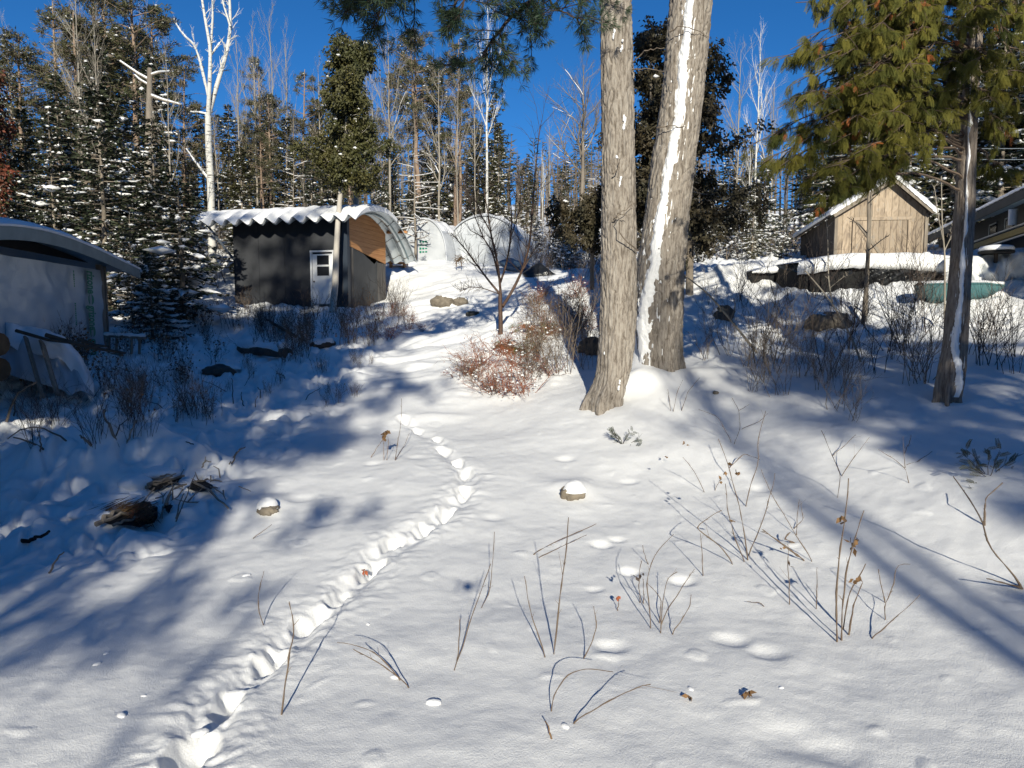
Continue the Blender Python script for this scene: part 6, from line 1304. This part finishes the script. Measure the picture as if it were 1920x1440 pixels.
for px, py, lab in ((975, 660, 'low green juniper patch right of the small bare tree'), (1000, 625, 'upper green juniper patch on the centre bank')):
    p = hit(px, py); o = empty('juniper_patch', p, 0, lab, 'shrub'); fr = MB(); r = np.random.default_rng(px); n = 70; a = r.uniform(0, 6.28, n); Pp = np.stack([np.cos(a)*r.uniform(0, .55, n), np.sin(a)*r.uniform(0, .4, n), r.uniform(.0, .3, n)], -1); add_fronds(fr, Pp, nrm(np.stack([np.cos(a), np.sin(a)-.3, -.2+0*a], -1)+r.normal(0, .3, (n, 3))), nrm(np.array([0, -.5, .8])+r.normal(0, .3, (n, 3))), np.full(n, .24), (r.random(n) < .25).astype(int)); fr.build('fronds', [M['cedar_hero'], M['cedar_dead']], o); q = MB(); q.blobs(Pp[:14]+np.array([0, 0, .06]), r.uniform(.04, .12, 14), 0, 4, 0); q.build('snow', M['snow'], o, True)
for L_ in SP_.values():
    for o_ in L_:
        if '_p' in o_: del o_['_p']

# ------------------------------------------------------------------ rocks, logs, brush pile
def rock(px, py, w_, d_, h, label, m_='rock', cap=.6, name='rock', capoff=(0, .05), seed=0, sink=.35, grow_=1.06):
    p = hit(px, py); root = empty(name, p, 0, label, 'rock'); r = np.random.default_rng(seed+px); T, F = ICO[3]
    n_ = np.stack([fbm(T[:, 0]*1.7+seed, T[:, 1]*1.7+T[:, 2]*1.3, 5, 4)], -1); V = T*(1+.28*n_); V = np.sign(V)*np.abs(V)**.9*np.array([w_/2, d_/2, h/2]); V[:, 2] += h*(.5-sink); mb = MB(); mb.add(V, F); mb.build('stone', M[m_], root, True)
    if cap > 0:
        V = T*np.array([w_/2*grow_, d_/2*1.05, h*cap]); V[:, 2] = np.where(V[:, 2] < 0, V[:, 2]*.12, V[:, 2]); V *= (1+.05*n_); V += np.array([capoff[0], capoff[1], h*(.5-sink)+h*.14]); mb = MB(); mb.add(V, F); mb.build('snow_cap', M['snow'], root, True)
rock(503, 960, .26, .22, .15, 'small tan rock with a round snow cap right of the brush pile', cap=1.0, capoff=(-.02, .04), seed=1)
rock(1073, 930, .32, .28, .24, 'round brown rock nearly buried in snow at centre', cap=.62, capoff=(.03, -.02), seed=2, grow_=1.0)
rock(830, 570, .80, .5, .45, 'larger of two flat stones on the hill track', cap=.5, capoff=(.1, .12), seed=3)
rock(863, 569, .55, .4, .34, 'smaller stone beside the flat stone on the hill track', cap=.5, capoff=(.02, .1), seed=4)
rock(886, 590, .4, .3, .2, 'little dark stone at the edge of the hill track', 'rockdark', .6, seed=5)
rock(1552, 612, 1.0, .7, .5, 'brown boulder under snow and sticks on the shaded right bank', cap=.42, capoff=(.05, .2), seed=6)
rock(1357, 595, .5, .4, .45, 'dark mossy rock in the snow right of the snow-striped trunk', 'rockdark', .45, capoff=(0, .15), seed=7)
rock(1118, 660, .8, .6, .55, 'dark rock in the hollow behind the straight pine trunk', 'rockdark', .4, capoff=(0, .15), seed=8)
rock(412, 700, .75, .5, .32, 'flat dark rock under snow below the black shed bank', 'rockdark', .4, capoff=(.06, .2), seed=9)
rock(1342, 738, .10, .08, .08, 'tiny tan stone on the sunny rise right of the trunks', cap=.5, seed=10)
def log(px, py, px2, py2, rad, label, m_='dark_wood', snow=True):
    a = hit(px, py); b = hit(px2, py2); root = empty('log', a, 0, label, 'log'); a0 = a.copy(); a = a+np.array([0, 0, rad*.15]); b = b+np.array([0, 0, rad*.15]); mb = MB(); t = np.linspace(0, 1, 12); P = a+(b-a)*t[:, None]; P[1:-1] += rng.normal(0, rad*.05, (10, 3)); mb.tube(P-a0, rad*(1+.05*np.sin(t*20)), 12, 0, True); mb.build('trunk_piece', M[m_], root, True)
    if snow: mb = MB(); Q = P-a0; Q[:, 2] += rad*.8; Q[:, 1] += rad*.45; mb.tube(Q[:-1], rad*(1.15+.2*np.sin(t[:-1]*9)), 10, 0, True); mb.build('snow_cover', M['snow'], root, True)
log(452, 655, 540, 664, .14, 'dark snow-topped log at the left foot of the shed bank')
log(585, 650, 625, 645, .10, 'short charred log among the weeds below the shed door')
log(500, 600, 570, 640, .05, 'thin dark fallen pole in the weeds below the shed', snow=False)
def brush_pile():
    c = hit(300, 950); root = empty('brush_pile', c, 0, 'heap of grey sticks and rusty straw poking from the snowy mound at left', 'brush pile')
    Yc = c[1]
    def L(px, py, dY=0.):
        g = hit(px, py); return at(px, py, g[1]-.10+dY)-c
    sticks = [([(180, 983), (215, 962), (262, 945)], .035), ([(192, 978), (240, 962), (275, 950)], .025), ([(272, 914), (300, 905), (346, 892)], .026), ([(276, 908), (310, 898), (340, 896)], .02), ([(362, 905), (390, 898), (416, 903)], .018), ([(362, 903), (392, 920), (428, 953)], .018), ([(300, 972), (312, 935), (330, 905), (345, 880)], .009), ([(330, 978), (350, 930), (366, 890)], .009),
              ([(304, 972), (306, 930), (296, 920)], .008), ([(378, 877), (386, 864), (396, 866)], .012), ([(384, 866), (386, 856)], .008), ([(430, 870), (443, 848), (460, 838)], .010), ([(448, 912), (470, 921)], .008), ([(313, 945), (325, 918), (350, 908)], .022), ([(330, 972), (338, 940), (345, 925)], .01), ([(395, 912), (420, 928)], .01), ([(380, 908), (408, 915)], .014), ([(300, 893), (330, 888)], .012), ([(212, 985), (240, 975), (270, 970)], .02)]
    for pts, r_ in sticks:
        P = np.array([L(p[0], p[1], -.05-.06*math.sin(i*1.6)) for i, p in enumerate(pts)]); n = 9; tt = np.linspace(0, 1, len(P)); t = np.linspace(0, 1, n); Q = np.stack([np.interp(t, tt, P[:, i]) for i in range(3)], -1); Q[1:-1] += rng.normal(0, r_*.5, (n-2, 3)); mb = MB(); mb.tube(Q, np.linspace(r_, r_*.6, n), 6, 0, True); mb.build('stick', M['grey_wood'], root)
    for k_ in range(16):
        a_ = (R.uniform(285, 420), R.uniform(885, 945)); q0 = L(*a_, -.04); dq = nrm(np.array([R.uniform(-1, 1), -.5, R.uniform(-.5, .7)])); l_ = R.uniform(.12, .4); mb = MB(); mb.tube(np.array([q0-dq*.05, q0+dq*l_*.5+rng.normal(0, .015, 3), q0+dq*l_]), [.011, .008, .004], 5); mb.build('stick', M['grey_wood'], root)
    # black patches painted in for the shade of the hollows
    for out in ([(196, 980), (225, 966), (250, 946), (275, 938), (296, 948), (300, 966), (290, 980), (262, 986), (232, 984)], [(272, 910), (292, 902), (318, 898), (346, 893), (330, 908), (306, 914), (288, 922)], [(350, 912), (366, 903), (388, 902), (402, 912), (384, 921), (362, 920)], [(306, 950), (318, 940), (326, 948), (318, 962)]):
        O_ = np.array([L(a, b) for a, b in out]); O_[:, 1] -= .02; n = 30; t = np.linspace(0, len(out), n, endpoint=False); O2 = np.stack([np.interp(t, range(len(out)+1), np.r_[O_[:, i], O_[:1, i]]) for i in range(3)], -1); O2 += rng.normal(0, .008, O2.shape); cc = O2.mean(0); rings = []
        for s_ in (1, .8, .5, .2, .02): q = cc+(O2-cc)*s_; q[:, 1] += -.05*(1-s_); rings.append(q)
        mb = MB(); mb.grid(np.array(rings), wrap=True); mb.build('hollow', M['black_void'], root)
    mb = MB(); r = np.random.default_rng(4); q = L(270, 962, -.16); n = 420; a = r.uniform(-.5, 3.6, n); D = np.stack([np.cos(a)*.8, -.5+0*a, -.5+np.sin(a)*.5], -1)*r.uniform(.06, .17, (n, 1)); Cc = q+r.normal(0, 1, (n, 3))*np.array([.09, .04, .07]); mb.quads(Cc, D, nrm(np.cross(D, randu(r, n)))*.004, (r.random(n) < .45).astype(int)); mb.build('straw', [M['straw'], M['strawdk']], root)
    mb = MB(); q = L(235, 955, -.04); n = 260; D = np.stack([-.8+0*np.zeros(n), r.normal(0, .15, n), -.35+r.normal(0, .12, n)], -1)*r.uniform(.15, .35, (n, 1)); Cc = q+r.normal(0, 1, (n, 3))*np.array([.16, .03, .05])+np.array([.12, 0, .06]); mb.quads(Cc, D, nrm(np.cross(D, randu(r, n)))*.005); mb.build('straw', M['strawdk'], root)
    # snow pads hanging over the edge
    for px, py, w_, h in ((215, 940, .38, .10), (175, 962, .3, .08), (262, 925, .22, .10), (300, 886, .30, .09), (340, 912, .13, .10), (375, 888, .16, .07), (350, 935, .09, .10), (395, 895, .10, .04), (255, 905, .25, .12)):
        T, F = ICO[3]; V = T*(1+.12*noise2(T[:, 0]*2+px, T[:, 1]*2, 3))[:, None]*np.array([w_, w_*.7, h]); mb = MB(); mb.add(V+L(px, py, .12), F); mb.build('snow_pad', M['snow'], root, True)
brush_pile()
def loose(pts, r_, label, m_='dead', name='stick'):
    g = hit(*pts[0]); g[2] -= .03; root = empty(name, g, 0, label, 'stick'); P = np.array([at(p[0], p[1], hit(*p)[1]-.08*(i > 0)) for i, p in enumerate(pts)])-g
    P = np.array([at(p[0], p[1], g[1]-.1*i*.3) for i, p in enumerate(pts)])-g; P[0, 2] -= .06; n = 10; tt = np.linspace(0, 1, len(P)); t = np.linspace(0, 1, n); Q = np.stack([np.interp(t, tt, P[:, i]) for i in range(3)], -1); Q[1:-1] += rng.normal(0, r_*.5, (n-2, 3)); mb = MB(); mb.tube(Q, np.linspace(r_, r_*.55, n), 6, 0, True); mb.build('wood', M[m_], root)
loose([(222, 832), (208, 800), (196, 785), (195, 767)], .022, 'stubby upright broken branch on the left mound', 'grey_wood')
loose([(236, 832), (245, 810), (255, 788)], .015, 'slanting broken stick beside the stubby upright branch', 'grey_wood')
loose([(175, 834), (160, 822), (150, 816)], .022, 'short thick stick end on the left mound', 'grey_wood')
loose([(140, 832), (110, 815), (75, 801), (40, 805), (14, 823)], .014, 'dark arched branch lying at the left edge')
loose([(104, 853), (85, 845), (60, 828), (25, 820)], .020, 'thicker crooked branch below the arched one at the left edge')
loose([(75, 845), (76, 825), (70, 803)], .012, 'short upright twig joining the two branches at the left edge')
loose([(88, 1072), (100, 1055), (120, 1035)], .012, 'short dark stick in the shaded snow at lower left')
loose([(432, 868), (445, 846), (460, 838)], .012, 'bent twig standing right of the brush pile')
loose([(10, 790), (30, 740), (70, 715)], .022, 'dark fallen branch in front of the lumber stack')
loose([(25, 780), (28, 745)], .015, 'short dark stick at the far left edge')
loose([(35, 1005), (60, 1012), (92, 996)], .03, 'dark slot of old wood in the snow bank at far left', 'black_void')
for k_ in range(22):
    x_ = R.uniform(40, 620); y_ = R.uniform(690, 860)
    if x_ > 430 and y_ > 800: continue
    a_ = R.uniform(-1, 1)*1.2; l_ = R.uniform(20, 60); loose([(x_, y_), (x_+l_*.5*math.sin(a_)+R.uniform(-5, 5), y_-l_*.5*math.cos(a_)), (x_+l_*math.sin(a_), y_-l_*math.cos(a_)*.9)], R.uniform(.006, .013), 'thin bare stick poking out of the lumpy snow on the left bank', 'twig_dark'); [o_ for o_ in S.objects if o_.name.startswith('stick') and o_.parent is None and 'group' not in o_ and o_['label'].startswith('thin bare stick')][0]['group'] = 'thin sticks on the left bank'
# snow clods beside the trail
for i, (px, py, s_) in enumerate([(813, 1318, .05), (375, 1375, .05), (462, 1080, .045), (182, 1245, .03), (228, 1342, .035), (270, 1305, .02), (200, 1225, .025), (1060, 1362, .03), (1295, 1292, .025), (740, 1270, .03), (690, 1170, .02), (575, 1120, .02), (1465, 1290, .02)]):
    p = hit(px, py); o = empty('snow_clod', p, 0, 'small loose clod of snow lying on the smooth snow of the foreground', 'snow clod', 'loose snow clods'); mb = MB(); mb.blobs([(0, 0, s_*.05)], np.array([[s_*1.1, s_*.7, s_*.45]]), 0, i, 2); mb.build('clod', M['snow'], o, True)

# ------------------------------------------------------------------ hovering drone whose small shadow falls on the snow
def drone():
    c = Vector((0, 0, CAMZ))+SUN*.28; root = empty('drone', c, 0, 'small dark camera drone hovering above the snow', 'drone'); dm = mat('dark_grey_plastic', (.08, .08, .085), .5)
    mb = MB(); T, F = ICO[2]; mb.add(np.sign(T)*np.abs(T)**.6*np.array([.042, .075, .03]), F); mb.build('body', dm, root, True)
    for sx in (-1, 1):
        for sy in (-1, 1):
            mb = MB(); e = np.array([sx*.10, sy*.09, .01]); mb.tube(np.array([[sx*.03, sy*.04, 0], e]), [.007, .005], 6); mb.tube(np.array([e-[0, 0, .012], e+[0, 0, .018]]), .011, 8, 0, True); a = mb.build('arm', dm, root)
            mb = MB(); mb.box(e+np.array([0, 0, .022]), (.11, .010, .002)); mb.build('rotor', dm, a)
    mb = MB(); mb.tube(np.array([[0, .05, -.035], [0, .075, -.035]]), [.014, .014], 10, 0, True); mb.build('lens', dm, root)
drone()
# ------------------------------------------------------------------ trees behind the camera: they throw the long shadows across the snow
def back(kind, u, Y, H, label, var=None, wide=1.0, rz=None):
    X = (u-.064*Y)/.998; return place(kind, X, Y, H, label, 'trees behind the viewpoint', var=var, wide=wide, rz=rz)
BT = 'tree behind the viewpoint that throws its shadow over the snow'
def bx_(u, Y): return (u-.064*Y)/.998
def shade_pine(u, Y, H, Rad, base, seed, dens=1.6, nw=None, rtop=.6):
    X = bx_(u, Y); o = pine('shade_pine', seed, H, Rad, base, [M['pine'], M['spruce']], .25, dens, 0, 'bark', 'tall pine behind the viewpoint throwing its shadow over the snow', nw=nw, rtop=rtop); o['group'] = 'tall pines behind the viewpoint'; o.location = (X, Y, hz(X, Y)-.05); return o
pa = shade_pine(-5.9, -9, 16.5, 3.5, .40, 501, 2.1, 90)
pb = shade_pine(8.2, -9, 13.6, 3.1, .36, 502, 2.6, 72, .9)
pc = shade_pine(-6.5, -13, 24, 3.3, .62, 503, 1.5, 46, .7)
pd = shade_pine(6.8, -24, 22.5, 2.6, .60, 504, 1.4, 40, .8)
pe = shade_pine(-6.6, -12, 23, 2.3, .80, 505, 1.0, 24, .7)
for u, Y, s_, rz, src in ((-8.6, -11, 1.1, 1, pa), (-5.3, -11.5, 1.22, 4, pa), (-10.6, -10, 1.0, 2, pa), (-13.4, -12, 1.05, 3, pa), (-16, -9, 1, 5, pa), (11.2, -10, .92, 1.5, pb), (14.4, -11, .93, 3, pb), (17.4, -12, 1.0, 4, pb),
    (-4.3, -23, 1.0, 2, pc), (-9.5, -12, 1.0, 4, pc), (8.8, -26, 1.05, 1, pd)):
    X = bx_(u, Y); dup(src, (X, Y, hz(X, Y)-.05), rz, s_)
for kind, u, Y, H, var, wd in [('spruce', -12, -15, 15, 1, 1.2), ('spruce', 8.9, -11, 17, 0, .8), ('spruce', 12.2, -13, 12.5, 1, 1.2)]: back(kind, u, Y, H, BT, var, wd)
for k, (u, tlt) in enumerate(((4.15, .0), (5.1, -.03))):
    o = bare('bare_hardwood', 511+k, 20.5, .36-.05*k, dict(OB, n0=8, b0=.82), bark='bark', snow=False, label=('thicker', 'thinner')[k]+' of two tall bare trees behind the viewpoint shading the right foreground'); X = bx_(u, -26); o.location = (X, -26, hz(X, -26)-.05); o.rotation_euler = (0, tlt, 0)
# unseen trees added behind and beside the view to cut the low skylight
for i in range(44):
    Y = R.uniform(-44, -19); X = R.uniform(-34, 34); z = hz(X, Y); H = (.2+.356*abs(Y)+.02*abs(X))/.934-z
    place(R.choice(['spruce', 'olive', 'spruce', 'pine']), X, Y, min(H, 16)*R.uniform(.85, 1), 'unseen tree added to cut skylight far behind the viewpoint', 'added woods behind the viewpoint', wide=1.5)
for i in range(34):
    sd = -1 if i % 2 else 1; Y = R.uniform(-14, 20); X = sd*R.uniform(19, 32)+(-3 if sd < 0 else 3)*(Y > 8); place(R.choice(['spruce', 'olive', 'spruce', 'pine']), X, Y, R.uniform(11, 16), 'unseen tree added to cut skylight %s of the photographed view' % ('left' if sd < 0 else 'right'), 'added woods %s of the view' % ('left' if sd < 0 else 'right'), wide=1.4)
for _k, _L in PR.items():
    for _i, _o in enumerate(_L):
        if (_k, _i) not in _used:
            for _c in list(_o.children): bpy.data.objects.remove(_c)
            bpy.data.objects.remove(_o)
for _k, _L in SP_.items():
    for _i, _o in enumerate(_L):
        if (_k, _i) not in _su:
            for _c in list(_o.children): bpy.data.objects.remove(_c)
            bpy.data.objects.remove(_o)
# ordinal labels for small look-alike groups, counted from the left of the photograph
ORD = ['', 'first', 'second', 'third', 'fourth', 'fifth', 'sixth', 'seventh', 'eighth']
_gr = {}
for _o in S.objects:
    if _o.parent is None and 'group' in _o and 'label' in _o and ('woods' in _o['group'] or 'shrub' in _o['group'] or 'weed' in _o['group']) and 'viewpoint' not in _o['group'] and 'of the view' not in _o['group']: _gr.setdefault(_o['group'], []).append(_o)
for _g, _L in _gr.items():
    if 1 < len(_L) <= 8 and len(set(o['label'] for o in _L)) == 1:
        _L.sort(key=lambda o: pix(o.location)[0])
        for _i, _o in enumerate(_L): _o['label'] = ('leftmost of the ' if _i == 0 else ('rightmost of the ' if _i == len(_L)-1 else ORD[_i+1]+' from left of the '))+_g
    elif len(_L) == 1: del _L[0]['group']

for _o in S.objects:
    if _o.parent is None and 'label' in _o:
        _w = _o['label'].replace('in the crowded woods ', 'in the woods ')
        for _a, _b in (('between the big pine trunks and the cabin', 'right of the big pines'), ('standing ', ''), ('low along the clearing edge', 'along the clearing edge'), ('low behind the shed and tunnels', 'behind shed and tunnels'), ('in the woods ', ''), ('snow-lined ', '')):
            if len(_w.split()) > 16: _w = _w.replace(_a, _b)
        _o['label'] = _w
